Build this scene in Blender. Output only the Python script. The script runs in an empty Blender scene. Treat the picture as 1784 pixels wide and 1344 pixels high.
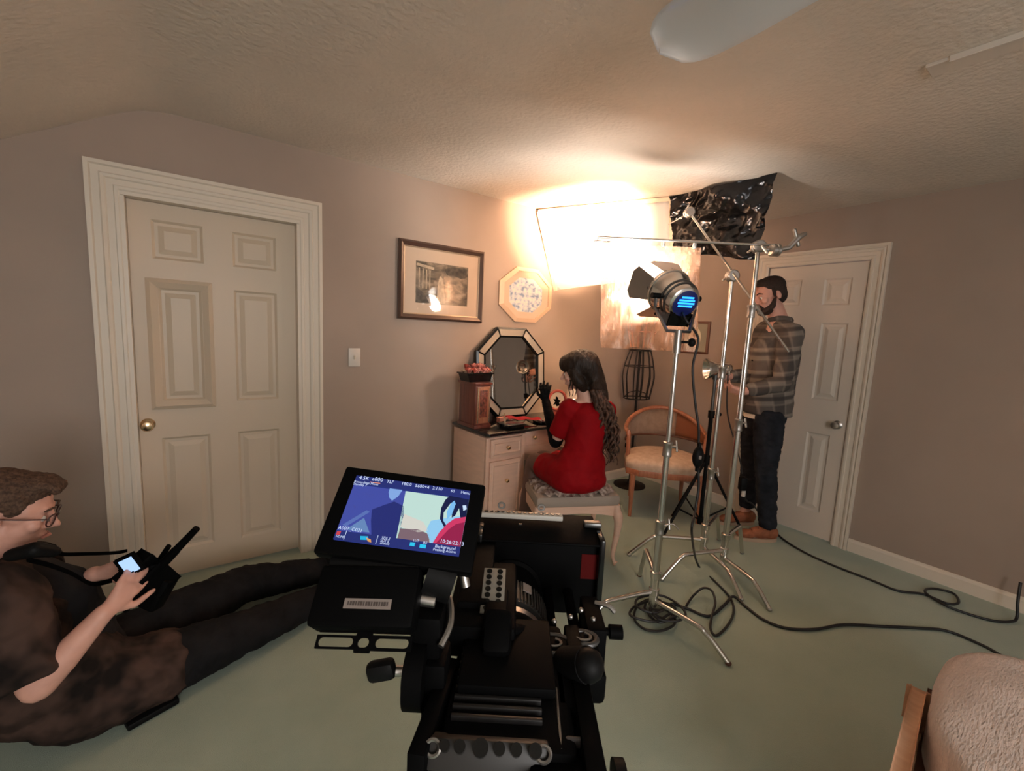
import bpy, bmesh, math, random
from mathutils import Vector as V3, Matrix, noise, Euler
random.seed(7)
PI = math.pi
S = bpy.context.scene
COL = S.collection

# ---------------------------------------------------------------- camera, world, light, exposure
cam_d = bpy.data.cameras.new('camera')
cam = bpy.data.objects.new('camera', cam_d)
COL.objects.link(cam)
S.camera = cam
cam_d.sensor_width = 36.0
cam_d.lens = 36.0 * 763.3 / 1784
cam_d.clip_start = 0.02
cam.location = (0, 0, 1.434)
_R = ((0.8096354923368622, 0.5859200761041841, 0.034467868609967124),
      (-0.5850482200623369, 0.800940217603031, 0.12733164582263384),
      (0.04699946542608888, -0.12325758493527489, 0.9912611250349654))
cam.rotation_mode = 'QUATERNION'
cam.rotation_quaternion = Matrix(((_R[0][0], _R[0][2], -_R[0][1]), (_R[1][0], _R[1][2], -_R[1][1]),
                                  (_R[2][0], _R[2][2], -_R[2][1]))).to_quaternion()

S.view_settings.view_transform = 'Standard'
S.view_settings.look = 'None'
S.view_settings.gamma = 1.0
S.view_settings.use_curve_mapping = False
S.view_settings.exposure = 0.38

w = bpy.data.worlds.new('world'); S.world = w; w.use_nodes = True
w.node_tree.nodes['Background'].inputs['Color'].default_value = (1.0, 0.86, 0.76, 1)
w.node_tree.nodes['Background'].inputs['Strength'].default_value = 0.37

def look(o, target):
    o.rotation_euler = (V3(target) - o.location).to_track_quat('-Z', 'Y').to_euler()

# the par lamp's beam, thrown up at the white bounce board
LB = V3((1.981, 1.301, 1.616))
HOT = V3((2.41, 2.44, 2.21))
LAX = (HOT - LB).normalized()
LAMP = LB + LAX * 0.13
sp = bpy.data.lights.new('par_beam', 'SPOT'); spo = bpy.data.objects.new('par_beam', sp); COL.objects.link(spo)
spo.location = LAMP + (HOT - LAMP).normalized() * 0.03
look(spo, HOT)
sp.energy = 2100; sp.spot_size = math.radians(50); sp.spot_blend = 1.0; sp.color = (1.0, 0.87, 0.72); sp.shadow_soft_size = 0.05
# soft daylight from a window behind the photographer
ar = bpy.data.lights.new('room_light', 'AREA'); aro = bpy.data.objects.new('room_light', ar); COL.objects.link(aro)
ar.shape = 'RECTANGLE'; ar.size = 1.3; ar.size_y = 1.2; ar.energy = 38; ar.color = (1.0, 0.97, 0.94)
aro.location = (-0.1, -2.1, 1.45); look(aro, (-0.1, 1.6, 1.0))

# ---------------------------------------------------------------- materials
def mat(name, col, rough=0.6, metal=0.0, spec=0.5, var=0.0, vscale=8.0, bump=0.0, bscale=60.0, bdist=0.002,
        col2=None, coat=0.0, sheen=0.0, detail=4.0, emit=None, estr=0.0, stretch=None, alpha=None):
    m = bpy.data.materials.new(name); m.use_nodes = True
    nt = m.node_tree; b = nt.nodes['Principled BSDF']
    b.inputs['Base Color'].default_value = (*col, 1)
    b.inputs['Roughness'].default_value = rough
    b.inputs['Metallic'].default_value = metal
    b.inputs['Specular IOR Level'].default_value = spec
    if coat: b.inputs['Coat Weight'].default_value = coat; b.inputs['Coat Roughness'].default_value = 0.08
    if sheen: b.inputs['Sheen Weight'].default_value = sheen
    if emit: b.inputs['Emission Color'].default_value = (*emit, 1); b.inputs['Emission Strength'].default_value = estr
    tc = nt.nodes.new('ShaderNodeTexCoord')
    src = tc.outputs['Object']
    if stretch:
        mp = nt.nodes.new('ShaderNodeMapping'); mp.inputs['Scale'].default_value = stretch
        nt.links.new(src, mp.inputs['Vector']); src = mp.outputs['Vector']
    if var or col2:
        n = nt.nodes.new('ShaderNodeTexNoise'); n.inputs['Scale'].default_value = vscale; n.inputs['Detail'].default_value = detail
        nt.links.new(src, n.inputs['Vector'])
        r = nt.nodes.new('ShaderNodeValToRGB')
        c2 = col2 if col2 else tuple(max(0, c * (1 - var)) for c in col)
        c1 = col if col2 else tuple(min(1, c * (1 + var)) for c in col)
        r.color_ramp.elements[0].position = 0.35; r.color_ramp.elements[1].position = 0.65
        r.color_ramp.elements[0].color = (*c2, 1); r.color_ramp.elements[1].color = (*c1, 1)
        nt.links.new(n.outputs['Fac'], r.inputs['Fac']); nt.links.new(r.outputs['Color'], b.inputs['Base Color'])
    if bump:
        n2 = nt.nodes.new('ShaderNodeTexNoise'); n2.inputs['Scale'].default_value = bscale; n2.inputs['Detail'].default_value = 5
        nt.links.new(src, n2.inputs['Vector'])
        bp = nt.nodes.new('ShaderNodeBump'); bp.inputs['Strength'].default_value = bump; bp.inputs['Distance'].default_value = bdist
        nt.links.new(n2.outputs['Fac'], bp.inputs['Height']); nt.links.new(bp.outputs['Normal'], b.inputs['Normal'])
    return m

M = {}
M['wall'] = mat('wall_paint', (0.375, 0.292, 0.240), 0.62, bump=0.25, bscale=90, bdist=0.001, var=0.04, vscale=2)
M['ceil'] = mat('ceiling_texture', (0.68, 0.61, 0.54), 0.85, bump=0.8, bscale=48, bdist=0.006, var=0.03, vscale=3)
M['carpet'] = mat('green_carpet', (0.345, 0.425, 0.345), 0.95, col2=(0.295, 0.375, 0.30), vscale=3.0, detail=8, bump=0.6, bscale=380, bdist=0.004, sheen=0.3)
M['door'] = mat('door_paint', (0.63, 0.52, 0.40), 0.42, bump=0.12, bscale=30, bdist=0.001, stretch=(6, 6, 0.6))
M['trim'] = mat('trim_paint', (0.74, 0.66, 0.56), 0.4, bump=0.05, bscale=20)
M['door2'] = mat('white_door_paint', (0.70, 0.62, 0.54), 0.42, bump=0.1, bscale=30, bdist=0.001, stretch=(6, 6, 0.6))
M['brass'] = mat('brass', (0.80, 0.58, 0.36), 0.22, 1.0)
M['chrome'] = mat('chrome', (0.72, 0.70, 0.67), 0.2, 1.0, bump=0.04, bscale=30)
M['steel'] = mat('brushed_steel', (0.50, 0.48, 0.46), 0.35, 1.0)
M['dsteel'] = mat('dark_steel', (0.12, 0.12, 0.12), 0.35, 0.8)
M['black'] = mat('black_metal', (0.0022, 0.0022, 0.0024), 0.6, 0.0, spec=0.04)
M['blackgloss'] = mat('black_gloss', (0.004, 0.004, 0.004), 0.18, 0.0, spec=0.3)
M['rubber'] = mat('black_rubber', (0.0035, 0.0035, 0.0038), 0.55, spec=0.15, bump=0.1, bscale=200)
M['cable'] = mat('cable_rubber', (0.010, 0.010, 0.011), 0.45)
M['foam'] = mat('bounce_board_white', (0.86, 0.87, 0.88), 0.8, bump=0.15, bscale=14, bdist=0.004)
M['edge'] = mat('bounce_board_frame', (0.70, 0.58, 0.46), 0.7)
M['skin'] = mat('skin', (0.68, 0.36, 0.28), 0.5, var=0.06, vscale=20, bump=0.1, bscale=160)
M['skin2'] = mat('skin_pale', (0.68, 0.40, 0.32), 0.5, var=0.06, vscale=20, bump=0.1, bscale=160)
M['lip'] = mat('lip', (0.48, 0.20, 0.17), 0.45)
M['eye'] = mat('eye_white', (0.75, 0.72, 0.68), 0.2)
M['iris'] = mat('iris', (0.05, 0.03, 0.02), 0.15)
M['hair_d'] = mat('dark_brown_hair', (0.010, 0.006, 0.004), 0.45, spec=0.25, col2=(0.026, 0.014, 0.010), vscale=60, bump=0.8, bscale=90, bdist=0.004, stretch=(2.5, 2.5, 0.35))
M['hair_wave'] = mat('wavy_brown_hair', (0.15, 0.075, 0.050), 0.5, spec=0.25, col2=(0.016, 0.009, 0.007), vscale=40, bump=0.8, bscale=120, bdist=0.003)
M['hair_s'] = mat('short_brown_hair', (0.13, 0.075, 0.050), 0.7, spec=0.2, col2=(0.055, 0.032, 0.022), vscale=120, bump=1.0, bscale=220, bdist=0.004)
M['beard'] = mat('beard_hair', (0.035, 0.015, 0.010), 0.7, col2=(0.012, 0.006, 0.004), vscale=150, bump=1.0, bscale=260, bdist=0.004)
M['red'] = mat('red_dress', (0.27, 0.0015, 0.005), 0.75, spec=0.15, var=0.1, vscale=9, bump=0.2, bscale=25, bdist=0.004)
M['glove'] = mat('black_glove', (0.004, 0.0035, 0.0035), 0.8, spec=0.15)
M['stocking'] = mat('sheer_stocking', (0.11, 0.055, 0.04), 0.5)
M['denim_b'] = mat('dark_jeans', (0.016, 0.018, 0.024), 0.9, spec=0.2, var=0.3, vscale=14, bump=0.3, bscale=60, bdist=0.004)
M['denim_k'] = mat('charcoal_jeans', (0.010, 0.0095, 0.0105), 0.9, spec=0.15, var=0.25, vscale=14, bump=0.3, bscale=50, bdist=0.004)
M['tee'] = mat('charcoal_tee', (0.014, 0.014, 0.016), 0.9, spec=0.15, bump=0.2, bscale=40)
M['shoe'] = mat('tan_suede', (0.30, 0.10, 0.045), 0.8, var=0.2, vscale=30)
M['sole'] = mat('cream_sole', (0.50, 0.36, 0.26), 0.7)
M['pinkwood'] = mat('painted_cream_wood', (0.76, 0.50, 0.38), 0.45, bump=0.08, bscale=25, var=0.04, stretch=(1, 1, 6))
M['glasstop'] = mat('black_glass_top', (0.012, 0.011, 0.011), 0.12, coat=0.5)
M['redwood'] = mat('cherry_wood', (0.20, 0.055, 0.035), 0.3, col2=(0.12, 0.03, 0.02), vscale=14, stretch=(3, 3, 0.5), coat=0.4)
M['chairwood'] = mat('chestnut_wood', (0.44, 0.17, 0.09), 0.35, col2=(0.34, 0.12, 0.06), vscale=16, stretch=(3, 3, 0.6), coat=0.3)
M['darkwood'] = mat('dark_wood', (0.12, 0.045, 0.025), 0.4)
M['mirror'] = mat('mirror_glass', (0.62, 0.60, 0.57), 0.02, 1.0)
M['bevel'] = mat('wall_toned_mirror', (0.80, 0.70, 0.58), 0.38, 0.75)  # tan colour and roughness imitate the lit walls reflected in the border
M['taupe'] = mat('taupe_upholstery', (0.36, 0.29, 0.24), 0.75, bump=0.2, bscale=120)
M['cream_fab'] = mat('cream_damask', (0.66, 0.50, 0.38), 0.8, col2=(0.56, 0.40, 0.29), vscale=24, detail=2, bump=0.2, bscale=60)
M['caneback'] = mat('orange_leather_back', (0.42, 0.16, 0.075), 0.6)
M['lace'] = mat('mottled_lace', (0.62, 0.50, 0.42), 0.95, col2=(0.12, 0.06, 0.05), vscale=36, bump=1.0, bscale=90, bdist=0.006)
M['iron'] = mat('black_iron', (0.020, 0.016, 0.014), 0.5, 0.6)
M['throw'] = mat('cream_throw', (0.82, 0.68, 0.61), 0.95, var=0.04, vscale=12, bump=1.0, bscale=60, bdist=0.012, sheen=0.3, stretch=(1, 3, 1))
M['oak'] = mat('pale_oak', (0.62, 0.37, 0.23), 0.5, col2=(0.54, 0.31, 0.19), vscale=14, stretch=(3, 0.4, 3))
M['fan'] = mat('white_gloss_blade', (0.86, 0.88, 0.90), 0.12, coat=0.8)
M['pframe'] = mat('dark_bronze_frame', (0.11, 0.065, 0.05), 0.3, 0.3, coat=0.4)
M['pgold'] = mat('pale_gold_inner_frame', (0.55, 0.43, 0.31), 0.35, 0.5)
M['mattan'] = mat('tan_mat_board', (0.66, 0.50, 0.37), 0.8)
M['peachframe'] = mat('peach_wood_frame', (0.72, 0.50, 0.34), 0.4)
M['cream'] = mat('cream', (0.80, 0.70, 0.58), 0.6)
M['plastic_w'] = mat('white_plastic', (0.66, 0.60, 0.54), 0.35)
M['rose'] = mat('pink_rose', (0.78, 0.34, 0.27), 0.7, col2=(0.60, 0.20, 0.16), vscale=60)
M['leafd'] = mat('dark_leaf', (0.03, 0.05, 0.02), 0.5)
M['redcloth'] = mat('scarlet_cloth', (0.62, 0.01, 0.03), 0.6)
M['pinkbox'] = mat('salmon_pink', (0.72, 0.32, 0.24), 0.5)
M['gold'] = mat('pale_gold', (0.75, 0.60, 0.42), 0.25, 0.9)
M['labelgrey'] = mat('grey_label', (0.22, 0.18, 0.16), 0.6)
M['red_reflection'] = mat('painted_red_reflection', (0.07, 0.003, 0.003), 0.7, spec=0.1)  # red reflected in the matte box, put into a flat colour
M['trims_m'] = mat('metal_ring', (0.30, 0.28, 0.26), 0.3, 0.9)

# ---------------------------------------------------------------- mesh helpers
class B:
    """one mesh under construction"""
    def __init__(s): s.bm = bmesh.new()
    def _m(s, M4, vs):
        for v in vs: v.co = M4 @ v.co
    def box(s, c, size, rot=None, bevel=0.0):
        r = bmesh.ops.create_cube(s.bm, size=1.0)
        vs = r['verts']
        M4 = Matrix.Translation(V3(c)) @ (rot.to_4x4() if rot else Matrix.Identity(4)) @ Matrix.Diagonal((*size, 1))
        s._m(M4, vs)
        if bevel:
            es = list({e for v in vs for e in v.link_edges})
            bmesh.ops.bevel(s.bm, geom=es, offset=bevel, segments=2, affect='EDGES', profile=0.5)
        return s
    def cyl(s, p0, p1, r0, r1=None, seg=20, caps=True):
        p0, p1 = V3(p0), V3(p1); r1 = r0 if r1 is None else r1
        d = p1 - p0; L = d.length
        if L < 1e-6: return s
        q = d.to_track_quat('Z', 'Y').to_matrix().to_4x4()
        bmesh.ops.create_cone(s.bm, cap_ends=caps, cap_tris=False, segments=seg, radius1=r0, radius2=max(r1, 1e-5), depth=L,
                              matrix=Matrix.Translation((p0 + p1) / 2) @ q)
        return s
    def ell(s, c, rad, rot=None, sub=3):
        if not hasattr(rad, '__len__'): rad = (rad,) * 3
        M4 = Matrix.Translation(V3(c)) @ (rot.to_4x4() if rot else Matrix.Identity(4)) @ Matrix.Diagonal((*rad, 1))
        bmesh.ops.create_icosphere(s.bm, subdivisions=sub, radius=1.0, matrix=M4)
        return s
    def chain(s, pts, caps=(True, True), seg=16):
        """pts: [(point, radius)] joined by cones, spheres at joints"""
        for i in range(len(pts) - 1):
            s.cyl(pts[i][0], pts[i + 1][0], pts[i][1], pts[i + 1][1], seg)
        for i, (p, r) in enumerate(pts):
            if (i == 0 and not caps[0]) or (i == len(pts) - 1 and not caps[1]): continue
            s.ell(p, r, sub=2)
        return s
    def tube(s, pts, r, seg=10, closed=False, smooth=0):
        pts = [V3(p) for p in pts]
        if smooth: pts = spline(pts, smooth, closed)
        n = len(pts); rings = []
        rr = r if hasattr(r, '__len__') else [r] * n
        if hasattr(r, '__len__') and len(rr) != n:
            rr = [r[0] + (r[-1] - r[0]) * i / (n - 1) for i in range(n)]
        up = None
        for i, p in enumerate(pts):
            if closed: t = pts[(i + 1) % n] - pts[i - 1]
            else: t = pts[min(i + 1, n - 1)] - pts[max(i - 1, 0)]
            t.normalize()
            if up is None:
                up = V3((0, 0, 1)) if abs(t.z) < 0.9 else V3((1, 0, 0))
            up = (up - t * up.dot(t)).normalized()
            sd = t.cross(up)
            rings.append([s.bm.verts.new(p + (up * math.cos(a) + sd * math.sin(a)) * rr[i]) for a in [2 * PI * k / seg for k in range(seg)]])
        m = n if closed else n - 1
        for i in range(m):
            a, b = rings[i], rings[(i + 1) % n]
            for k in range(seg):
                s.bm.faces.new((a[k], b[k], b[(k + 1) % seg], a[(k + 1) % seg]))
        if not closed:
            s.bm.faces.new(rings[0]); s.bm.faces.new(rings[-1][::-1])
        return s
    def lathe(s, prof, c=(0, 0, 0), rot=None, seg=28):
        """prof [(r,z)]; axis z through c"""
        R3 = rot if rot else Matrix.Identity(3)
        rings = []
        for r, z in prof:
            if r < 1e-5: rings.append([s.bm.verts.new(V3(c) + R3 @ V3((0, 0, z)))])
            else: rings.append([s.bm.verts.new(V3(c) + R3 @ V3((r * math.cos(a), r * math.sin(a), z))) for a in [2 * PI * k / seg for k in range(seg)]])
        for a, b in zip(rings, rings[1:]):
            for k in range(seg):
                k2 = (k + 1) % seg
                if len(a) == 1 and len(b) == 1: continue
                if len(a) == 1: s.bm.faces.new((a[0], b[k2], b[k]))
                elif len(b) == 1: s.bm.faces.new((a[k], a[k2], b[0]))
                else: s.bm.faces.new((a[k], a[k2], b[k2], b[k]))
        if len(rings[0]) > 1: s.bm.faces.new(rings[0][::-1])
        if len(rings[-1]) > 1: s.bm.faces.new(rings[-1])
        return s
    def prism(s, poly, thick, M4=None, bevel=0.0):
        """poly in xy, extruded along +z by thick"""
        M4 = M4 or Matrix.Identity(4)
        a = [s.bm.verts.new(M4 @ V3((x, y, 0))) for x, y in poly]
        b = [s.bm.verts.new(M4 @ V3((x, y, thick))) for x, y in poly]
        n = len(poly)
        s.bm.faces.new(a[::-1]); s.bm.faces.new(b)
        for i in range(n): s.bm.faces.new((a[i], a[(i + 1) % n], b[(i + 1) % n], b[i]))
        if bevel:
            es = list({e for v in a + b for e in v.link_edges})
            bmesh.ops.bevel(s.bm, geom=es, offset=bevel, segments=2, affect='EDGES', profile=0.5)
        return s
    def ringprism(s, outer, inner, t0, t1, M4=None):
        """frame between two polygons: outer edge at height t0, inner edge height t1, back at 0"""
        M4 = M4 or Matrix.Identity(4); n = len(outer)
        A = [s.bm.verts.new(M4 @ V3((x, y, 0))) for x, y in outer]; Bv = [s.bm.verts.new(M4 @ V3((x, y, t0))) for x, y in outer]
        Cc = [s.bm.verts.new(M4 @ V3((x, y, t1))) for x, y in inner]; Dv = [s.bm.verts.new(M4 @ V3((x, y, 0))) for x, y in inner]
        for i in range(n):
            j = (i + 1) % n
            for p, q in ((A, Bv), (Bv, Cc), (Cc, Dv), (Dv, A)): s.bm.faces.new((p[i], p[j], q[j], q[i]))
        return s
    def grid(s, f, nu, nv, thick=0.0):
        g = [[s.bm.verts.new(V3(f(i / nu, j / nv))) for j in range(nv + 1)] for i in range(nu + 1)]
        fs = []
        for i in range(nu):
            for j in range(nv): fs.append(s.bm.faces.new((g[i][j], g[i + 1][j], g[i + 1][j + 1], g[i][j + 1])))
        if thick: bmesh.ops.solidify(s.bm, geom=fs, thickness=thick)
        return s

def spline(pts, sub, closed=False):
    out = []; n = len(pts)
    rng = n if closed else n - 1
    for i in range(rng):
        p0 = pts[(i - 1) % n] if closed or i > 0 else pts[0]; p1 = pts[i]; p2 = pts[(i + 1) % n]
        p3 = pts[(i + 2) % n] if closed or i + 2 < n else pts[-1]
        for k in range(sub):
            t = k / sub
            out.append(0.5 * ((2 * p1) + (p2 - p0) * t + (2 * p0 - 5 * p1 + 4 * p2 - p3) * t * t + (3 * p1 - p0 - 3 * p2 + p3) * t ** 3))
    if not closed: out.append(pts[-1])
    return out

def link(name, me, m, parent=None, loc=None, rot=None, kind=None):
    o = bpy.data.objects.new(name, me); COL.objects.link(o)
    if m is not None and not me.materials: me.materials.append(m)
    if parent: o.parent = parent
    if loc is not None: o.location = loc
    if rot is not None: o.rotation_euler = rot
    if kind: o['kind'] = kind
    return o

def obj(name, b, m, parent=None, loc=None, rot=None, kind=None, smooth=True, ang=38, label=None):
    bm = b.bm
    bmesh.ops.recalc_face_normals(bm, faces=bm.faces)
    if smooth:
        for f in bm.faces: f.smooth = True
        for e in bm.edges:
            if len(e.link_faces) == 2 and e.calc_face_angle(0) > math.radians(ang): e.smooth = False
    me = bpy.data.meshes.new(name); bm.to_mesh(me); bm.free()
    o = link(name, me, m, parent, loc, rot, kind)
    if label: o['label'] = label
    return o

def fuse(name, b, m, parent=None, voxel=0.006, it=4, rumple=None, loc=None, label=None, clip=None):
    """union of everything in b as one continuous surface"""
    me = bpy.data.meshes.new(name + '_raw'); b.bm.to_mesh(me); b.bm.free()
    t = bpy.data.objects.new('tmp', me); COL.objects.link(t)
    md = t.modifiers.new('r', 'REMESH'); md.mode = 'VOXEL'; md.voxel_size = voxel
    if it:
        s_ = t.modifiers.new('s', 'SMOOTH'); s_.iterations = it; s_.factor = 0.5
    dg = bpy.context.evaluated_depsgraph_get(); dg.update()
    me2 = bpy.data.meshes.new_from_object(t.evaluated_get(dg))
    bpy.data.objects.remove(t); bpy.data.meshes.remove(me)
    me2.name = name
    bm = bmesh.new(); bm.from_mesh(me2)
    if clip:
        for co, no in clip:
            bmesh.ops.bisect_plane(bm, geom=bm.verts[:] + bm.edges[:] + bm.faces[:], plane_co=co, plane_no=no, clear_outer=True)
            bmesh.ops.holes_fill(bm, edges=[e for e in bm.edges if e.is_boundary], sides=0)
    if rumple:
        amp, sc, st = rumple
        bm.normal_update()
        ds = []
        for v in bm.verts:
            p = V3((v.co.x * sc * st[0], v.co.y * sc * st[1], v.co.z * sc * st[2]))
            n_ = noise.noise(p) + 0.5 * noise.noise(p * 2.3)
            ds.append(v.normal * (amp * (1 - 2 * abs(n_)) if True else 0))
        for v, d in zip(bm.verts, ds): v.co += d
    for f in bm.faces: f.smooth = True
    bm.to_mesh(me2); bm.free()
    o = link(name, me2, None, parent, loc)
    me2.materials.clear(); me2.materials.append(m)
    if label: o['label'] = label
    return o

def thing(name, label, cat, loc=(0, 0, 0), rz=0.0, group=None):
    o = bpy.data.objects.new(name, None); COL.objects.link(o); o.empty_display_size = 0.05
    o.location = loc; o.rotation_euler = (0, 0, rz)
    o['label'] = label; o['category'] = cat
    if group: o['group'] = group
    return o
def tag(o, label, cat, group=None):
    o['label'] = label; o['category'] = cat
    if group: o['group'] = group
    return o
def struct(o):
    o['kind'] = 'structure'; return o

def text(name, s, size, m, parent, M4, thick=0.0004):
    cu = bpy.data.curves.new(name, 'FONT'); cu.body = s; cu.size = size; cu.extrude = thick; cu.resolution_u = 2
    t = bpy.data.objects.new('tmp', cu); COL.objects.link(t)
    dg = bpy.context.evaluated_depsgraph_get(); dg.update()
    me = bpy.data.meshes.new_from_object(t.evaluated_get(dg))
    bpy.data.objects.remove(t)
    me.transform(M4); me.materials.clear()
    return link(name, me, m, parent)

def frame_of(xa, ya, o):
    """matrix with x axis xa, y axis ~ya, origin o"""
    x = V3(xa).normalized(); z = x.cross(V3(ya)).normalized(); y = z.cross(x)
    return Matrix(((x.x, y.x, z.x, o[0]), (x.y, y.y, z.y, o[1]), (x.z, y.z, z.z, o[2]), (0, 0, 0, 1)))

WINV = {}
def wthing(name, label, cat, loc, group=None, rz=0.0):
    """thing whose parts are modelled in room coordinates"""
    o = thing(name, label, cat, loc, rz, group)
    WINV[o.name] = (Matrix.Translation(V3(loc)) @ Matrix.Rotation(rz, 4, 'Z')).inverted()
    return o

# ---------------------------------------------------------------- the room
YW, XW, CZ = 2.835, 3.72, 2.40
X0, YB = -1.9, -2.6
b = B(); b.box(((X0 + XW) / 2, (YB + YW) / 2, -0.05), (XW - X0 + 0.3, YW - YB + 0.3, 0.1)); struct(obj('floor', b, M['carpet']))
# ceiling: flat part, rounded kink, slope down to the left
b = B(); prof = [(XW + 0.12, CZ)]
prof += [(-0.02, CZ), (-0.09, CZ - 0.004), (-0.16, CZ - 0.020), (-0.23, CZ - 0.050), (-0.30, CZ - 0.090)]
xs = X0 - 0.1; prof += [(xs, CZ - 0.090 - (-0.30 - xs) * 0.58)]
top = [(x, z + 0.1) for x, z in prof]
M4 = Matrix(((1, 0, 0, 0), (0, 0, 1, YB), (0, 1, 0, 0), (0, 0, 0, 1)))
b.prism(prof + top[::-1], YW - YB + 0.12, M4); struct(obj('ceiling', b, M['ceil'], ang=60))
# left wall with the opening of door 1
b = B(); t = 0.12
def wl(x0, x1, z0, z1): b.box(((x0 + x1) / 2, YW + t / 2, (z0 + z1) / 2), (x1 - x0, t, z1 - z0))
wl(X0, -0.255, 0, 2.42); wl(0.515, XW + t, 0, 2.42); wl(-0.255, 0.515, 2.0, 2.42)
struct(obj('wall_left', b, M['wall'], smooth=False))
b = B()
def wr(y0, y1, z0, z1): b.box((XW + t / 2, (y0 + y1) / 2, (z0 + z1) / 2), (t, y1 - y0, z1 - z0))
wr(YB, 1.05, 0, 2.42); wr(1.71, YW, 0, 2.42); wr(1.05, 1.71, 2.03, 2.42)
struct(obj('wall_right', b, M['wall'], smooth=False))
b = B(); b.box((X0 - 0.05, (YB + YW) / 2, 0.75), (0.1, YW - YB, 1.5)); struct(obj('wall_knee', b, M['wall'], smooth=False))

def casing(name, axis, a0, a1, top, wdt, plane, m, legs_z=0.0):
    """moulded door casing; axis 'x' on the left wall, 'y' on the right wall; a0..a1 opening"""
    prof = [(0, 0.012), (0.010, 0.018), (0.022, 0.018), (0.026, 0.013), (0.050, 0.012), (0.056, 0.019), (0.068, 0.023), (0.074, 0.017), (wdt - 0.022, 0.016), (wdt - 0.016, 0.026), (wdt, 0.026)]
    b = B(); rings = []
    for (u, d) in prof + [(wdt, 0), (0, 0)]:
        path = [(a0 - u, 0), (a0 - u, top + u), (a1 + u, top + u), (a1 + u, 0)]
        ring = []
        for (a, z) in path:
            ring.append(b.bm.verts.new((a, plane - d, z) if axis == 'x' else (plane - d, a, z)))
        rings.append(ring)
    n = len(rings)
    for i in range(n):
        for k in range(3): b.bm.faces.new((rings[i][k], rings[i][k + 1], rings[(i + 1) % n][k + 1], rings[(i + 1) % n][k]))
    b.bm.faces.new([r[0] for r in rings]); b.bm.faces.new([r[3] for r in rings])
    return struct(obj(name, b, m, smooth=True, ang=20))
casing('trim_1', 'x', -0.25, 0.51, 1.995, 0.122, YW, M['trim'])
casing('trim_2', 'y', 1.055, 1.705, 2.025, 0.10, XW, M['trim'])
# jamb of door 1
b = B()
b.box((-0.247, YW + 0.045, 0.99), (0.016, 0.12, 1.98)); b.box((0.507, YW + 0.045, 0.99), (0.016, 0.12, 1.98)); b.box((0.13, YW + 0.045, 1.990), (0.77, 0.12, 0.016))
struct(obj('trim_3', b, M['trim'], smooth=False))

def door(name, axis, a0, a1, z0, z1, plane, panels, mm, thick=0.035):
    """slab with recessed six panel moulding; each panel its own piece. plane = front face"""
    def P3(a, d, z): return (a, plane + d, z) if axis == 'x' else (plane + d, a, z)
    b = B(); xs_ = sorted({a0, a1, *[p[0] for p in panels], *[p[1] for p in panels]}); 
    # front face with holes: build as boxes between panels
    zs = sorted({z0, z1, *[p[2] for p in panels], *[p[3] for p in panels]})
    def inside(a, z): return any(p[0] < a < p[1] and p[2] < z < p[3] for p in panels)
    V = {}
    def vv(a, d, z):
        k = (round(a, 4), round(d, 4), round(z, 4))
        if k not in V: V[k] = b.bm.verts.new(P3(a, d, z))
        return V[k]
    for i in range(len(xs_) - 1):
        for j in range(len(zs) - 1):
            if inside((xs_[i] + xs_[i + 1]) / 2, (zs[j] + zs[j + 1]) / 2): continue
            b.bm.faces.new([vv(xs_[i], 0, zs[j]), vv(xs_[i + 1], 0, zs[j]), vv(xs_[i + 1], 0, zs[j + 1]), vv(xs_[i], 0, zs[j + 1])])
    for p in panels:
        q = 0.012
        o_ = [(p[0], p[2]), (p[1], p[2]), (p[1], p[3]), (p[0], p[3])]
        i_ = [(p[0] + q, p[2] + q), (p[1] - q, p[2] + q), (p[1] - q, p[3] - q), (p[0] + q, p[3] - q)]
        for k in range(4):
            l = (k + 1) % 4
            b.bm.faces.new([vv(o_[k][0], 0, o_[k][1]), vv(o_[l][0], 0, o_[l][1]), vv(i_[l][0], 0.010, i_[l][1]), vv(i_[k][0], 0.010, i_[k][1])])
        b.bm.faces.new([vv(a, 0.010, z) for a, z in i_])
    cs = [(a0, z0), (a1, z0), (a1, z1), (a0, z1)]
    for k in range(4):
        l = (k + 1) % 4
        b.bm.faces.new([vv(*cs[k][:1], 0, cs[k][1]), vv(cs[l][0], 0, cs[l][1]), vv(cs[l][0], thick, cs[l][1]), vv(cs[k][0], thick, cs[k][1])])
    b.bm.faces.new([vv(a, thick, z) for a, z in cs])
    root = struct(obj(name, b, mm, smooth=False))
    for p in panels:   # raised field with bevelled edge
        b = B(); q = 0.026; r_ = 0.050
        o_ = [(p[0] + q, p[2] + q), (p[1] - q, p[2] + q), (p[1] - q, p[3] - q), (p[0] + q, p[3] - q)]
        i_ = [(p[0] + r_, p[2] + r_), (p[1] - r_, p[2] + r_), (p[1] - r_, p[3] - r_), (p[0] + r_, p[3] - r_)]
        O = [b.bm.verts.new(P3(a, 0.0095, z)) for a, z in o_]; I = [b.bm.verts.new(P3(a, 0.001, z)) for a, z in i_]
        for k in range(4): b.bm.faces.new([O[k], O[(k + 1) % 4], I[(k + 1) % 4], I[k]])
        b.bm.faces.new(I); b.bm.faces.new(O[::-1])
        obj('panel', b, mm, root, smooth=False)
    return root
pl_, pr_ = (-0.150, 0.060), (0.190, 0.400)
d1 = door('door_1', 'x', -0.238, 0.498, 0.012, 1.980, 2.885,
          [(*pl_, 0.16, 0.79), (*pr_, 0.15, 0.79), (*pr_, 0.97, 1.585), (-0.135, 0.045, 0.985, 1.57), (*pl_, 1.71, 1.90), (*pr_, 1.71, 1.895)], M['door'])
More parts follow.
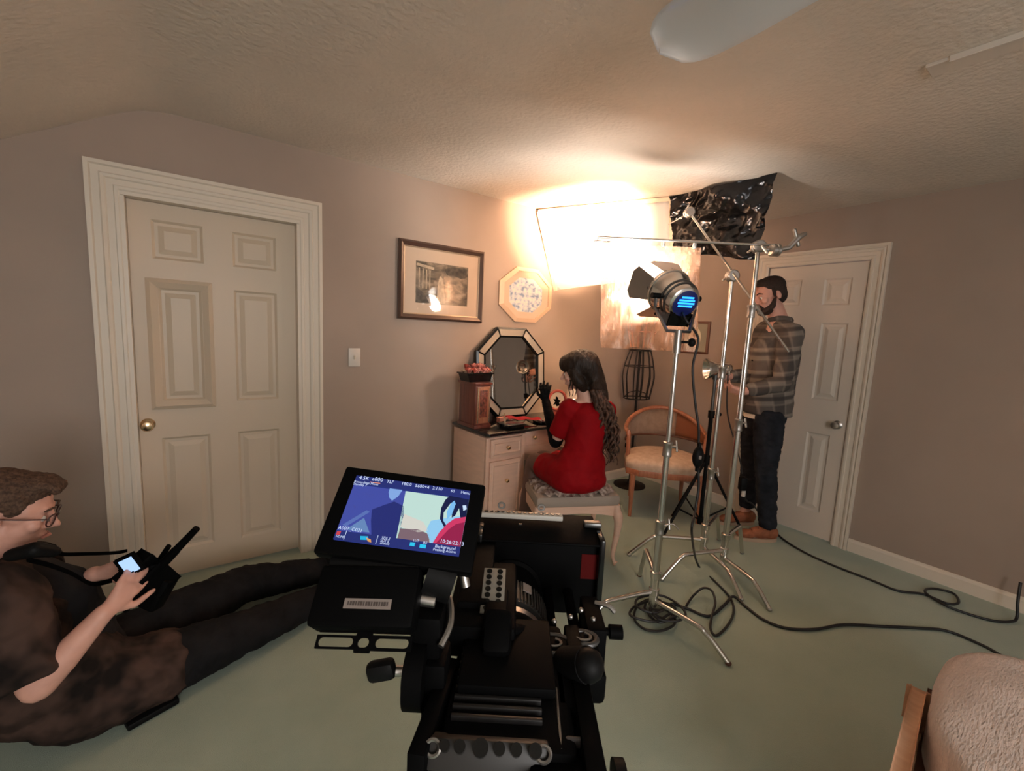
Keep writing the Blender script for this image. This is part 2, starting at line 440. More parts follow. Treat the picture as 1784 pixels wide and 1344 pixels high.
# proud picture-frame moulding round the middle left panel
b = B()
def rect(x0, x1, z0, z1): return [(x0, z0), (x1, z0), (x1, z1), (x0, z1)]
Mx = Matrix(((1, 0, 0, 0), (0, 0, -1, 2.885), (0, 1, 0, 0), (0, 0, 0, 1)))
b.ringprism(rect(-0.184, 0.092, 0.944, 1.613), rect(-0.166, 0.074, 0.962, 1.595), 0.010, 0.022, Mx)
b.ringprism(rect(-0.166, 0.074, 0.962, 1.595), rect(-0.137, 0.047, 0.990, 1.567), 0.022, 0.006, Mx)
obj('panel_moulding', b, M['door'], d1, smooth=False, label='raised frame moulding around the middle left door panel')
def knob(parent, c, ax, m=M['brass'], name='door_handle'):
    R3 = V3(ax).to_track_quat('Z', 'Y').to_matrix()
    b = B(); b.lathe([(0.0, 0), (0.030, 0.0), (0.031, 0.004), (0.024, 0.009), (0.011, 0.013), (0.010, 0.030), (0.020, 0.036), (0.027, 0.046), (0.028, 0.054), (0.022, 0.064), (0.010, 0.068), (0.0, 0.068)], c, R3)
    return obj(name, b, m, parent)
knob(d1, (-0.203, 2.885, 0.869), (0, -1, 0))
d2 = door('door_2', 'y', 1.062, 1.698, 0.014, 2.018, 3.722,
          [(1.46, 1.60, 1.725, 1.92), (1.145, 1.315, 1.725, 1.915), (1.46, 1.60, 1.04, 1.60), (1.135, 1.30, 1.04, 1.60), (1.46, 1.60, 0.20, 0.79), (1.15, 1.30, 0.20, 0.79)], M['door2'])
knob(d2, (3.722, 1.115, 0.876), (-1, 0, 0), M['steel'])
# dark space behind the door gap
# skirting
def skirt(name, p0, p1, nrm):
    b = B(); p0, p1, nrm = V3(p0), V3(p1), V3(nrm)
    pr = [(0, 0), (0.014, 0), (0.014, 0.070), (0.010, 0.082), (0.004, 0.090), (0, 0.090)]
    a = [b.bm.verts.new(p0 + nrm * d + V3((0, 0, z))) for d, z in pr]; c = [b.bm.verts.new(p1 + nrm * d + V3((0, 0, z))) for d, z in pr]
    n = len(pr)
    for i in range(n): b.bm.faces.new((a[i], a[(i + 1) % n], c[(i + 1) % n], c[i]))
    b.bm.faces.new(a); b.bm.faces.new(c[::-1])
    return struct(obj(name, b, M['trim'], smooth=False))
skirt('baseboard_right', (XW, YB, 0), (XW, 0.953, 0), (-1, 0, 0))
skirt('baseboard_corner', (XW, 1.807, 0), (XW, YW, 0), (-1, 0, 0))
skirt('baseboard_left', (0.634, YW, 0), (XW, YW, 0), (0, -1, 0))
skirt('baseboard_door', (X0, YW, 0), (-0.374, YW, 0), (0, -1, 0))
# flat trim strip on the ceiling, right
b = B(); b.box((2.095, -0.04, CZ - 0.006), (0.09, 1.10, 0.012), bevel=0.003); b.box((2.052, -0.06, CZ - 0.010), (0.012, 1.02, 0.020), bevel=0.002)
struct(obj('trim_4', b, mat('ceiling_strip', (0.64, 0.57, 0.50), 0.6), smooth=False))

# light switch
t_ = wthing('light_switch', 'white toggle light switch on the wall between door and framed landscape', 'light switch', (0.825, YW, 1.222))
b = B(); b.box((0.825, YW - 0.0035, 1.222), (0.074, 0.007, 0.116), bevel=0.003); obj('switch_plate', b, M['plastic_w'], t_)
b = B(); b.box((0.825, YW - 0.012, 1.222), (0.010, 0.016, 0.024), Matrix.Rotation(0.3, 3, 'X'), bevel=0.002); obj('toggle', b, M['cream'], t_)

# ---------------------------------------------------------------- ceiling fan (hub just above the frame)
t_ = wthing('ceiling_fan', 'white ceiling fan with broad round-ended glossy blade near the ceiling', 'ceiling fan', (0.965, 0.02, CZ))
b = B(); b.lathe([(0.0, CZ - 0.0), (0.075, CZ), (0.07, CZ - 0.03), (0.02, CZ - 0.05), (0.018, CZ - 0.12), (0.10, CZ - 0.14), (0.12, CZ - 0.19), (0.11, CZ - 0.27), (0.06, CZ - 0.30), (0, CZ - 0.30)], (0.965, 0.02, 0)); obj('motor', b, M['fan'], t_)
for k in range(4):
    a = PI / 2 + k * PI / 2
    Mb = Matrix.Translation((0.965, 0.02, 2.150)) @ Matrix.Rotation(a, 4, 'Z') @ Matrix.Rotation(0.12, 4, 'X')
    def fb(u, v):
        x = 0.17 + 0.575 * u; wd = 0.074 + 0.030 * min(1, u * 1.4)
        e = max(0.0, (u - 0.80) / 0.20); wd *= math.sqrt(max(0.0, 1 - e ** 2.6)) * 0.985 + 0.015
        y = (2 * v - 1) * wd
        return Mb @ V3((x, y, 0.010 - 0.016 * (2 * v - 1) ** 2 - 0.03 * e * e * 0.3))
    b = B(); b.grid(fb, 26, 12, 0.009); obj('blade', b, M['fan'], t_, ang=60)
    b = B(); b.box(Mb @ V3((0.14, 0, 0.0)), (0.14, 0.03, 0.008), Matrix.Rotation(a, 3, 'Z')); obj('blade_bracket', b, M['steel'], t_)

# ---------------------------------------------------------------- pictures
def pane_mat():
    m = bpy.data.materials.new('picture_glass'); m.use_nodes = True; nt = m.node_tree; nt.nodes.clear()
    o = nt.nodes.new('ShaderNodeOutputMaterial'); mx = nt.nodes.new('ShaderNodeMixShader'); tr = nt.nodes.new('ShaderNodeBsdfTransparent'); gl = nt.nodes.new('ShaderNodeBsdfGlossy')
    gl.inputs['Roughness'].default_value = 0.03; fr = nt.nodes.new('ShaderNodeMath'); fr.operation = 'MULTIPLY_ADD'; lw = nt.nodes.new('ShaderNodeLayerWeight'); pw = nt.nodes.new('ShaderNodeMath'); pw.operation = 'POWER'; pw.inputs[1].default_value = 3.5; nt.links.new(lw.outputs['Facing'], pw.inputs[0]); nt.links.new(pw.outputs[0], fr.inputs[0]); fr.inputs[1].default_value = 0.6; fr.inputs[2].default_value = 0.035
    nt.links.new(fr.outputs[0], mx.inputs[0]); nt.links.new(tr.outputs[0], mx.inputs[1]); nt.links.new(gl.outputs[0], mx.inputs[2]); nt.links.new(mx.outputs[0], o.inputs[0])
    return m
M['pane'] = pane_mat()
def sepia(name, kind):
    m = bpy.data.materials.new(name); m.use_nodes = True; nt = m.node_tree; L = nt.links; b = nt.nodes['Principled BSDF']; b.inputs['Roughness'].default_value = 0.8
    tc = nt.nodes.new('ShaderNodeTexCoord'); n = nt.nodes.new('ShaderNodeTexNoise'); r = nt.nodes.new('ShaderNodeValToRGB')
    L.new(tc.outputs['Generated'], n.inputs['Vector']); L.new(n.outputs['Fac'], r.inputs['Fac']); L.new(r.outputs['Color'], b.inputs['Base Color'])
    e = r.color_ramp.elements
    if kind == 'land':
        n.inputs['Scale'].default_value = 5.5; n.inputs['Detail'].default_value = 6; n.inputs['Distortion'].default_value = 0.6
        e[0].position = 0.32; e[0].color = (0.055, 0.045, 0.035, 1); e[1].position = 0.72; e[1].color = (0.50, 0.38, 0.27, 1)
        x = r.color_ramp.elements.new(0.52); x.color = (0.24, 0.18, 0.125, 1)
    else:
        n.inputs['Scale'].default_value = 9; n.inputs['Detail'].default_value = 3
        e[0].position = 0.36; e[0].color = (0.22, 0.30, 0.46, 1); e[1].position = 0.62; e[1].color = (0.80, 0.74, 0.66, 1)
        x = r.color_ramp.elements.new(0.48); x.color = (0.56, 0.60, 0.66, 1)
    return m
FX = Matrix(((1, 0, 0, 0), (0, 0, -1, YW), (0, 1, 0, 0), (0, 0, 0, 1)))   # local xy -> wall, z out
t_ = wthing('framed_landscape', 'large rectangular dark-framed sepia landscape print with tan mat on the left wall', 'picture', (1.42, YW, 1.48))
x0, x1, z0, z1 = 1.10, 1.752, 1.482, 1.998
b = B(); b.ringprism(rect(x0, x1, z0, z1), rect(x0 + 0.014, x1 - 0.014, z0 + 0.014, z1 - 0.014), 0.022, 0.034, FX); b.ringprism(rect(x0 + 0.014, x1 - 0.014, z0 + 0.014, z1 - 0.014), rect(x0 + 0.036, x1 - 0.036, z0 + 0.036, z1 - 0.036), 0.034, 0.018, FX)
fr = obj('picture_frame', b, M['pframe'], t_, smooth=False)
b = B(); b.ringprism(rect(x0 + 0.036, x1 - 0.036, z0 + 0.036, z1 - 0.036), rect(x0 + 0.044, x1 - 0.044, z0 + 0.044, z1 - 0.044), 0.020, 0.014, FX); obj('inner_fillet', b, M['pgold'], fr, smooth=False)
b = B(); b.ringprism(rect(x0 + 0.038, x1 - 0.038, z0 + 0.038, z1 - 0.038), rect(1.225, 1.627, 1.595, 1.872), 0.010, 0.009, FX); obj('mat_board', b, M['mattan'], t_, smooth=False)
b = B(); b.box((1.426, YW - 0.004, 1.734), (0.41, 0.004, 0.285)); pr1 = obj('print', b, sepia('sepia_landscape', 'land'), t_, smooth=False)
# flat printed shapes: colonnade, canopy trees, sunlit path
pd = mat('print_dark', (0.06, 0.05, 0.04), 0.8, col2=(0.14, 0.11, 0.08), vscale=40); plt = mat('print_light', (0.66, 0.52, 0.36), 0.8, col2=(0.45, 0.34, 0.24), vscale=30)
b = B()
for k in range(4): b.box((1.252 + k * 0.026, YW - 0.0066, 1.765 - k * 0.004), (0.007, 0.0008, 0.13))
b.box((1.295, YW - 0.0066, 1.842), (0.13, 0.0008, 0.018), Matrix.Rotation(0.14, 3, 'Y')); obj('printed_columns', b, plt, pr1, smooth=False)
b = B(); b.prism([(1.50, 1.86), (1.62, 1.86), (1.615, 1.80), (1.57, 1.785), (1.53, 1.80), (1.46, 1.80), (1.44, 1.84)], 0.0007, FX @ Matrix.Translation((0, 0, 0.0062))); b.prism([(1.23, 1.60), (1.33, 1.60), (1.29, 1.66), (1.232, 1.70)], 0.0007, FX @ Matrix.Translation((0, 0, 0.0062))); obj('printed_trees', b, pd, pr1, smooth=False)
b = B(); b.prism([(1.385, 1.60), (1.455, 1.60), (1.44, 1.70), (1.43, 1.77), (1.405, 1.79), (1.39, 1.73)], 0.0007, FX @ Matrix.Translation((0, 0, 0.0064))); obj('printed_path', b, plt, pr1, smooth=False)
b = B(); b.box((1.426, YW - 0.0135, 1.740), (0.575, 0.002, 0.44)); obj('glass_pane', b, M['pane'], t_, smooth=False)

def octo(cx, cz, wx, wz, kx, kz):
    return [(cx - kx, cz - wz), (cx + kx, cz - wz), (cx + wx, cz - kz), (cx + wx, cz + kz), (cx + kx, cz + wz), (cx - kx, cz + wz), (cx - wx, cz + kz), (cx - wx, cz - kz)]
t_ = wthing('octagonal_picture', 'small octagonal peach-framed blue flower print beside the bounce board', 'picture', (2.16, YW, 1.52))
cx, cz = 2.165, 1.722
b = B(); b.ringprism(octo(cx, cz, 0.262, 0.212, 0.105, 0.090), octo(cx, cz, 0.225, 0.182, 0.092, 0.078), 0.016, 0.026, FX); obj('picture_frame', b, M['peachframe'], t_, smooth=False)
b = B(); b.ringprism(octo(cx, cz, 0.226, 0.183, 0.093, 0.079), octo(cx, cz, 0.165, 0.132, 0.072, 0.060), 0.012, 0.008, FX); obj('mat_board', b, M['mattan'], t_, smooth=False)
b = B(); b.prism(octo(cx, cz, 0.17, 0.137, 0.074, 0.062), 0.004, FX @ Matrix.Translation((0, 0, 0.002))); obj('print', b, sepia('blue_floral', 'flor'), t_, smooth=False)
b = B(); b.prism(octo(cx, cz, 0.226, 0.183, 0.093, 0.079), 0.001, FX @ Matrix.Translation((0, 0, 0.015))); obj('glass_pane', b, M['pane'], t_, smooth=False)

FY = Matrix(((0, 0, -1, XW), (-1, 0, 0, 0), (0, 1, 0, 0), (0, 0, 0, 1)))  # local x -> -y, y -> z, out = -x
t_ = wthing('oval_portrait', 'small brown-framed oval portrait on the wall behind the lamp stand', 'picture', (XW, 2.28, 1.31))
b = B(); b.ringprism(rect(-2.412, -2.145, 1.308, 1.600), rect(-2.392, -2.165, 1.328, 1.580), 0.014, 0.020, FY); obj('picture_frame', b, M['darkwood'], t_, smooth=False)
b = B(); b.prism(rect(-2.394, -2.163, 1.326, 1.582), 0.006, FY); obj('mat_board', b, mat('grey_green_mat', (0.34, 0.30, 0.22), 0.8), t_, smooth=False)
b = B(); b.prism([(-2.285 + 0.060 * math.cos(a), 1.455 + 0.088 * math.sin(a)) for a in [2 * PI * k / 28 for k in range(28)]], 0.003, FY @ Matrix.Translation((0, 0, 0.006))); pm_ = obj('portrait', b, mat('portrait_paper', (0.72, 0.62, 0.46), 0.8, col2=(0.60, 0.48, 0.34), vscale=12), t_, smooth=False)
b = B(); b.prism([(-2.285 + 0.020 * math.cos(a), 1.480 + 0.026 * math.sin(a)) for a in [2 * PI * k / 16 for k in range(16)]], 0.001, FY @ Matrix.Translation((0, 0, 0.009))); b.prism([(-2.325, 1.39), (-2.245, 1.39), (-2.255, 1.435), (-2.285, 1.452), (-2.315, 1.435)], 0.001, FY @ Matrix.Translation((0, 0, 0.009))); obj('portrait_figure', b, mat('portrait_ink', (0.30, 0.20, 0.13), 0.8), pm_, smooth=False)

# ---------------------------------------------------------------- vanity table
VZ = 0.765
VM = Matrix.Translation((1.515, 2.335, 0)) @ Matrix.Rotation(math.radians(2.5), 4, 'Z')   # front left corner; x along front, y to wall
VL, VD = 1.24, 0.425
vt = wthing('dressing_table', 'painted cream kneehole dressing table with black top against the left wall', 'table', VM @ V3((VL / 2, VD / 2, 0)))
def vb(name, c, s, m, parent=None, bevel=0.003, rot=None):
    b = B(); b.box(VM @ V3(c), s, VM.to_3x3() @ (rot if rot else Matrix.Identity(3)), bevel); return obj(name, b, m, parent or vt)
PW = 0.33
b = B(); b.prism([(0, 0), (0.02, -0.022), (VL - 0.02, -0.022), (VL, 0), (VL, VD), (0, VD)], 0.020, VM @ Matrix.Translation((0, 0, VZ - 0.020)), bevel=0.004); obj('table_top', b, M['glasstop'], vt)
for side, x0_ in (('l', 0.012), ('r', VL - 0.012 - PW)):
    vb('pedestal', (x0_ + PW / 2, VD / 2, 0.435), (PW, VD - 0.02, 0.59), M['pinkwood'])
    # corner posts, drawers with raised edge and knob
    for px_ in (x0_ + 0.014, x0_ + PW - 0.014):
        vb('corner_post', (px_, 0.010, 0.435), (0.028, 0.022, 0.595), M['pinkwood'])
    for (zc, hh) in ((0.655, 0.125), (0.365, 0.400)):
        dr = vb('drawer', (x0_ + PW / 2, 0.004, zc), (PW - 0.064, 0.022, hh), M['pinkwood'])
        b = B(); Fm = VM @ Matrix(((1, 0, 0, 0), (0, 0, -1, -0.007), (0, 1, 0, 0), (0, 0, 0, 1)))
        c_ = x0_ + PW / 2; w_ = PW / 2 - 0.045; h2 = hh / 2 - 0.016
        b.ringprism(rect(c_ - w_, c_ + w_, zc - h2, zc + h2), rect(c_ - w_ + 0.010, c_ + w_ - 0.010, zc - h2 + 0.010, zc + h2 - 0.010), 0.002, 0.007, Fm)
        b.ringprism(rect(c_ - w_ + 0.010, c_ + w_ - 0.010, zc - h2 + 0.010, zc + h2 - 0.010), rect(c_ - w_ + 0.018, c_ + w_ - 0.018, zc - h2 + 0.018, zc + h2 - 0.018), 0.007, 0.001, Fm); obj('beading', b, M['pinkwood'], dr, smooth=False)
        b = B(); b.lathe([(0.0, 0), (0.009, 0), (0.006, 0.010), (0.013, 0.018), (0.014, 0.024), (0.008, 0.031), (0, 0.032)], VM @ V3((c_, -0.008, zc + (0.0 if hh < 0.2 else 0.06))), VM.to_3x3() @ V3((0, -1, 0)).to_track_quat('Z', 'Y').to_matrix(), 16); obj('knob', b, M['brass'], dr)
    for (lx, ly) in ((x0_ + 0.03, 0.035), (x0_ + PW - 0.03, 0.035), (x0_ + 0.03, VD - 0.035), (x0_ + PW - 0.03, VD - 0.035)):
        b = B(); b.lathe([(0, 0), (0.014, 0.0), (0.013, 0.02), (0.017, 0.06), (0.020, 0.085), (0.031, 0.105), (0.033, 0.118), (0.028, 0.135), (0.022, 0.142), (0.022, 0.146), (0, 0.146)], VM @ V3((lx, ly, 0)), seg=18); obj('leg', b, M['pinkwood'], vt)
# middle drawer and scalloped apron over the kneehole
kx0, kx1 = 0.012 + PW, VL - 0.012 - PW
dr = vb('drawer', ((kx0 + kx1) / 2, 0.030, 0.690), (kx1 - kx0 - 0.03, 0.022, 0.090), M['pinkwood'])
for kx in (kx0 + 0.09, kx1 - 0.09):
    b = B(); b.lathe([(0.0, 0), (0.009, 0), (0.006, 0.010), (0.013, 0.018), (0.014, 0.024), (0.008, 0.031), (0, 0.032)], VM @ V3((kx, 0.018, 0.690)), VM.to_3x3() @ V3((0, -1, 0)).to_track_quat('Z', 'Y').to_matrix(), 16); obj('knob', b, M['brass'], dr)
n_ = 40; pts = [(kx0, 0.643), (kx1, 0.643)][::-1]
ap = [(kx0, 0.646), (kx1, 0.646)]
for k in range(n_, -1, -1):
    u = k / n_; ap.append((kx0 + (kx1 - kx0) * u, 0.585 - 0.022 * abs(math.sin(u * PI * 3)) - 0.020 * math.exp(-((u - 0.5) / 0.12) ** 2) + (0.030 if u in (0, 1) else 0)))
Fm = VM @ Matrix(((1, 0, 0, 0), (0, 0, -1, 0.040), (0, 1, 0, 0), (0, 0, 0, 1)))
b = B(); b.prism(ap[::-1], 0.018, Fm); apo = obj('apron', b, M['pinkwood'], vt, smooth=False)
b = B()
for k in range(46): b.cyl(VM @ V3((kx0 + 0.03 + (kx1 - kx0 - 0.06) * k / 45, 0.022, 0.632)), VM @ V3((kx0 + 0.03 + (kx1 - kx0 - 0.06) * k / 45, 0.017, 0.632)), 0.0035, seg=6)
obj('bead_row', b, M['pinkwood'], apo, kind='stuff')
vb('back_panel', ((kx0 + kx1) / 2, VD - 0.02, 0.56), (kx1 - kx0, 0.012, 0.36), M['pinkwood'])

# mirror leaning on the table
ms = math.radians(12); MRc = V3((2.000, 2.735, VZ + 0.002))
xa = V3((math.cos(math.radians(-1.0)), math.sin(math.radians(-1.0)), 0)); lean = math.radians(5)
bk = V3((-xa.y, xa.x, 0)); ya = bk * math.sin(lean) + V3((0, 0, 1)) * math.cos(lean)
MM = frame_of(xa, ya, MRc); # z axis = x cross y -> points to viewer (-bk)
t_ = wthing('octagonal_mirror', 'tall octagonal mirror with mirrored border and black edges on the dressing table', 'mirror', MRc)
Hm, Wm = 0.347, 0.320
oc = lambda s: octo(0, Hm, Wm - s, Hm - s, 0.135 - s * 0.41, 0.165 - s * 0.41)
b = B(); b.prism(oc(0), 0.016, MM @ Matrix.Translation((0, 0, -0.002))); obj('backing', b, M['blackgloss'], t_, smooth=False)
b = B(); b.ringprism(oc(0), oc(0.016), 0.026, 0.034, MM); obj('outer_edge', b, M['blackgloss'], t_, smooth=False)
O_, I_ = oc(0.016), oc(0.066)
for i in range(8):
    j = (i + 1) % 8; b = B()
    def sh(p, q, e): return (p[0] + (q[0] - p[0]) * e, p[1] + (q[1] - p[1]) * e)
    vs = [MM @ V3((*sh(O_[i], O_[j], 0.03), 0.031)), MM @ V3((*sh(O_[j], O_[i], 0.03), 0.031)), MM @ V3((*sh(I_[j], I_[i], 0.03), 0.024)), MM @ V3((*sh(I_[i], I_[j], 0.03), 0.024))]
    lo = [v - MM.to_3x3() @ V3((0, 0, 0.010)) for v in vs]
    A = [b.bm.verts.new(v) for v in vs]; L_ = [b.bm.verts.new(v) for v in lo]
    b.bm.faces.new(A); b.bm.faces.new(L_[::-1])
    for k in range(4): b.bm.faces.new((A[k], A[(k + 1) % 4], L_[(k + 1) % 4], L_[k]))
    obj('border_panel', b, M['bevel'], t_, smooth=False)
b = B(); b.ringprism(oc(0.064), oc(0.078), 0.030, 0.028, MM); obj('inner_edge', b, M['blackgloss'], t_, smooth=False)
b = B(); b.prism(oc(0.077), 0.004, MM @ Matrix.Translation((0, 0, 0.014))); obj('mirror_glass', b, M['mirror'], t_, smooth=False)

# jewellery armoire
def lb(parent, name, c, s, m, base, rz, bevel=0.002, label=None):
    Mt = Matrix.Translation(base) @ Matrix.Rotation(rz, 4, 'Z'); b = B(); b.box(Mt @ V3(c), s, Mt.to_3x3(), bevel); return obj(name, b, m, parent, label=label)
ab = V3((1.572, 2.580, VZ + 0.001)); ra = math.radians(3)
t_ = wthing('jewellery_armoire', 'tall cherry-red wooden jewellery cabinet standing at the left end of the dressing table', 'cabinet', ab)
lb(t_, 'body', (0, 0, 0.155), (0.125, 0.20, 0.29), M['redwood'], ab, ra)
lb(t_, 'top_moulding', (0, 0, 0.305), (0.142, 0.22, 0.016), M['redwood'], ab, ra)
lb(t_, 'plinth', (0, 0, 0.012), (0.138, 0.215, 0.024), M['redwood'], ab, ra)
dr = lb(t_, 'door', (0.0, -0.103, 0.16), (0.105, 0.010, 0.25), M['chairwood'], ab, ra)
lb(dr, 'carved_panel', (0.0, -0.109, 0.17), (0.060, 0.006, 0.185), mat('carved_rosewood', (0.28, 0.07, 0.04), 0.4, col2=(0.07, 0.02, 0.014), vscale=55, bump=1, bscale=60, bdist=0.006), ab, ra)
for k in range(2): lb(dr, 'side_bead', (-0.046 + k * 0.092, -0.110, 0.16), (0.008, 0.008, 0.24), M['gold'], ab, ra)
# planter with roses on top
pb = ab + V3((0.0, 0.0, 0.314))
t_ = wthing('rose_planter', 'black rectangular planter of pink roses on top of the cherry-red cabinet', 'flower box', pb)
Mt = Matrix.Translation(pb) @ Matrix.Rotation(ra, 4, 'Z')
b = B(); b.prism([(-0.085, 0), (0.085, 0), (0.105, 0.055), (-0.105, 0.055)], 0.12, Mt @ Matrix(((1, 0, 0, 0), (0, 0, 1, -0.06), (0, 1, 0, 0), (0, 0, 0, 1))), bevel=0.004); obj('planter', b, M['blackgloss'], t_, smooth=False)
b = B(); b.box(Mt @ V3((0, 0, 0.056)), (0.225, 0.135, 0.010), Mt.to_3x3(), 0.003); obj('rim', b, M['blackgloss'], t_, smooth=False)
def rose_mesh(r):
    b = B(); rnd = random.Random(3)
    b.ell((0, 0, 0), (r * 0.55, r * 0.55, r * 0.6), sub=2)
    for ring, (n, rr, op) in enumerate(((3, 0.35, 0.2), (5, 0.62, 0.5), (6, 0.9, 0.9))):
        for k in range(n):
            a = 2 * PI * (k + ring * 0.4) / n
            def f(u, v, a=a, rr=rr, op=op):
                w_ = (u - 0.5) * 1.5 * (1 - 0.25 * v); q = r * rr * (0.35 + 0.65 * v ** 0.7 + 0.15 * op * v * v)
                return (q * math.cos(a + w_), q * math.sin(a + w_), r * (-0.6 + 1.25 * v * (1.1 - op * 0.35) - 0.2 * abs(w_) * v))
            b.grid(f, 4, 4, r * 0.05)
    return b
rb = rose_mesh(0.030); first = None; rnd = random.Random(11)
for k, (x, y) in enumerate([(-0.075, -0.03), (-0.04, -0.045), (0.0, -0.04), (0.04, -0.045), (0.078, -0.028), (-0.055, 0.02), (-0.012, 0.015), (0.032, 0.012), (0.07, 0.03), (-0.02, -0.01), (0.02, -0.012)]):
    z = 0.078 + (0.028 if k > 8 else 0) + (0.014 if 5 <= k <= 8 else 0)
    if first is None:
        first = obj('rose', rb, M['rose'], t_, ang=80); o = first
    else:
        o = first.copy(); COL.objects.link(o); o.parent = t_
    o.matrix_local = Mt @ Matrix.Translation((x, y, z)) @ Euler((rnd.uniform(-.5, .5), rnd.uniform(-.5, .5), rnd.uniform(0, 6))).to_matrix().to_4x4()
for k in range(8):
    a = 2 * PI * k / 8; b = B(); p0 = Mt @ V3((0.09 * math.cos(a), 0.045 * math.sin(a), 0.060)); p1 = Mt @ V3((0.125 * math.cos(a), 0.075 * math.sin(a), 0.070))
    d_ = (p1 - p0); s_ = V3((-d_.y, d_.x, 0)).normalized() * 0.012; q = [p0, (p0 + p1) / 2 + s_ + V3((0, 0, .004)), p1, (p0 + p1) / 2 - s_ + V3((0, 0, .004))]
    b.bm.faces.new([b.bm.verts.new(v) for v in q]); bmesh.ops.solidify(b.bm, geom=b.bm.faces[:], thickness=0.001); obj('leaf', b, M['leafd'], t_, smooth=False)

# things on the black top
def on(x, y, z=0.0): return VM @ V3((x, y, VZ + 0.0012 + z))
p = on(0.205, 0.065)
b = B(); a_ = math.radians(20); c0 = p + V3((0, 0, 0.052))
b.tube([c0 + V3((0.022 * math.cos(t) * 0.6, 0.022 * math.cos(t) * 0.8 + 0.012 * math.sin(t), 0.050 * math.sin(t))) for t in [2 * PI * k / 28 for k in range(28)]], 0.0045, 8, closed=True)
tag(obj('oval_ring', b, M['gold']), 'pale gold oval ring propped upright in front of the cherry-red cabinet', 'ring')
p = on(0.235, 0.06)
t_ = wthing('black_tray', 'flat black glossy box lying near the front edge of the dressing table', 'box', p)
lb(t_, 'box_body', (0.03, 0, 0.014), (0.15, 0.10, 0.028), M['blackgloss'], p, 0.1); lb(t_, 'box_lid', (0.03, 0, 0.031), (0.155, 0.105, 0.006), mat('grey_lid', (0.09, 0.08, 0.08), 0.25, coat=0.5), p, 0.1)
p = on(0.34, 0.235)
t_ = wthing('pink_case', 'small salmon-pink case lying behind the red cloth on the dressing table', 'box', p)
lb(t_, 'case_body', (0, 0, 0.014), (0.12, 0.05, 0.028), M['pinkbox'], p, -0.1); lb(t_, 'case_lid', (0, 0, 0.034), (0.124, 0.054, 0.010), M['pinkbox'], p, -0.1)
# red cloth over the tray, brush, compact
def cl(u, v):
    p = VM @ V3((0.27 + 0.26 * u, 0.105 + 0.07 * v - 0.06 * u, VZ + 0.036 + 0.020 * math.sin(PI * v) * (1 - 0.5 * u) + 0.004 * math.sin(14 * u) + 0.016 * (1 - u)))
    return p
b = B(); b.grid(cl, 24, 10, 0.006)
tag(obj('red_cloth', b, M['redcloth'], ang=80), 'bright scarlet folded cloth on the dressing table in front of the mirror', 'cloth')
p = on(0.22, 0.20)
t_ = wthing('hairbrush', 'black handled hairbrush lying at the foot of the mirror', 'brush', p)
b = B(); b.chain([(p + V3((0.02, -0.02, 0.012)), 0.009), (p + V3((0.10, -0.01, 0.014)), 0.008)]); obj('handle', b, M['blackgloss'], t_)
b = B(); b.ell(p + V3((0.15, 0.0, 0.018)), (0.055, 0.030, 0.014)); obj('brush_head', b, M['blackgloss'], t_)
p = on(0.58, 0.10)
t_ = wthing('powder_compact', 'round black powder compact with silver lid on the dressing table right of the cloth', 'compact', p)
b = B(); b.lathe([(0, 0), (0.060, 0), (0.068, 0.006), (0.066, 0.016), (0, 0.017)], p); obj('case', b, M['blackgloss'], t_)
b = B(); b.lathe([(0.0, 0.017), (0.036, 0.017), (0.035, 0.023), (0.010, 0.027), (0, 0.027)], p); obj('lid', b, M['chrome'], t_)
# clock with a black bird drawing, behind the woman's glove
p = on(0.890, 0.27)
ck = frame_of((1, -0.25, 0), (0, 0, 1), p + V3((0, 0, 0.125)))
t_ = wthing('table_clock', 'round red-rimmed cream clock standing on the dressing table beside the gloved hand', 'clock', p)
Rk = ck.to_3x3()
b = B(); b.tube([ck @ V3((0.078 * math.cos(a), 0.078 * math.sin(a), 0.010)) for a in [2 * PI * k / 32 for k in range(32)]], 0.012, 10, closed=True); obj('rim', b, mat('red_brown_rim', (0.42, 0.08, 0.06), 0.4), t_)
b = B(); b.lathe([(0, 0.0), (0.074, 0.0), (0.074, 0.008), (0, 0.008)], ck.translation, Rk); dl = obj('dial', b, M['cream'], t_)
b = B(); b.prism([(-0.034, -0.040), (-0.012, -0.034), (0.000, -0.052), (0.030, -0.040), (0.020, -0.020), (0.036, -0.006), (0.014, 0.004), (0.004, 0.026), (-0.012, 0.034), (-0.014, 0.008), (-0.036, 0.012), (-0.018, -0.012)], 0.0012, ck @ Matrix.Translation((0, 0, 0.008))); obj('dial_drawing', b, M['black'], dl, smooth=False)
b = B(); b.box(p + V3((0, 0, 0.017)), (0.075, 0.034, 0.034), Rk @ Matrix.Rotation(-PI / 2, 3, 'X'), 0.004); obj('foot', b, mat('red_brown_foot', (0.42, 0.08, 0.06), 0.4), t_)
p = on(0.845, 0.13)
t_ = wthing('candle_jar', 'short white candle in a glass dish behind the raised black glove', 'candle', p)
b = B(); b.lathe([(0, 0), (0.040, 0), (0.046, 0.03), (0.043, 0.03), (0.038, 0.004), (0, 0.004)], p); obj('dish', b, M['plastic_w'], t_)
b = B(); b.lathe([(0, 0.004), (0.034, 0.004), (0.034, 0.045), (0.004, 0.042), (0, 0.042)], p); obj('candle', b, M['cream'], t_)
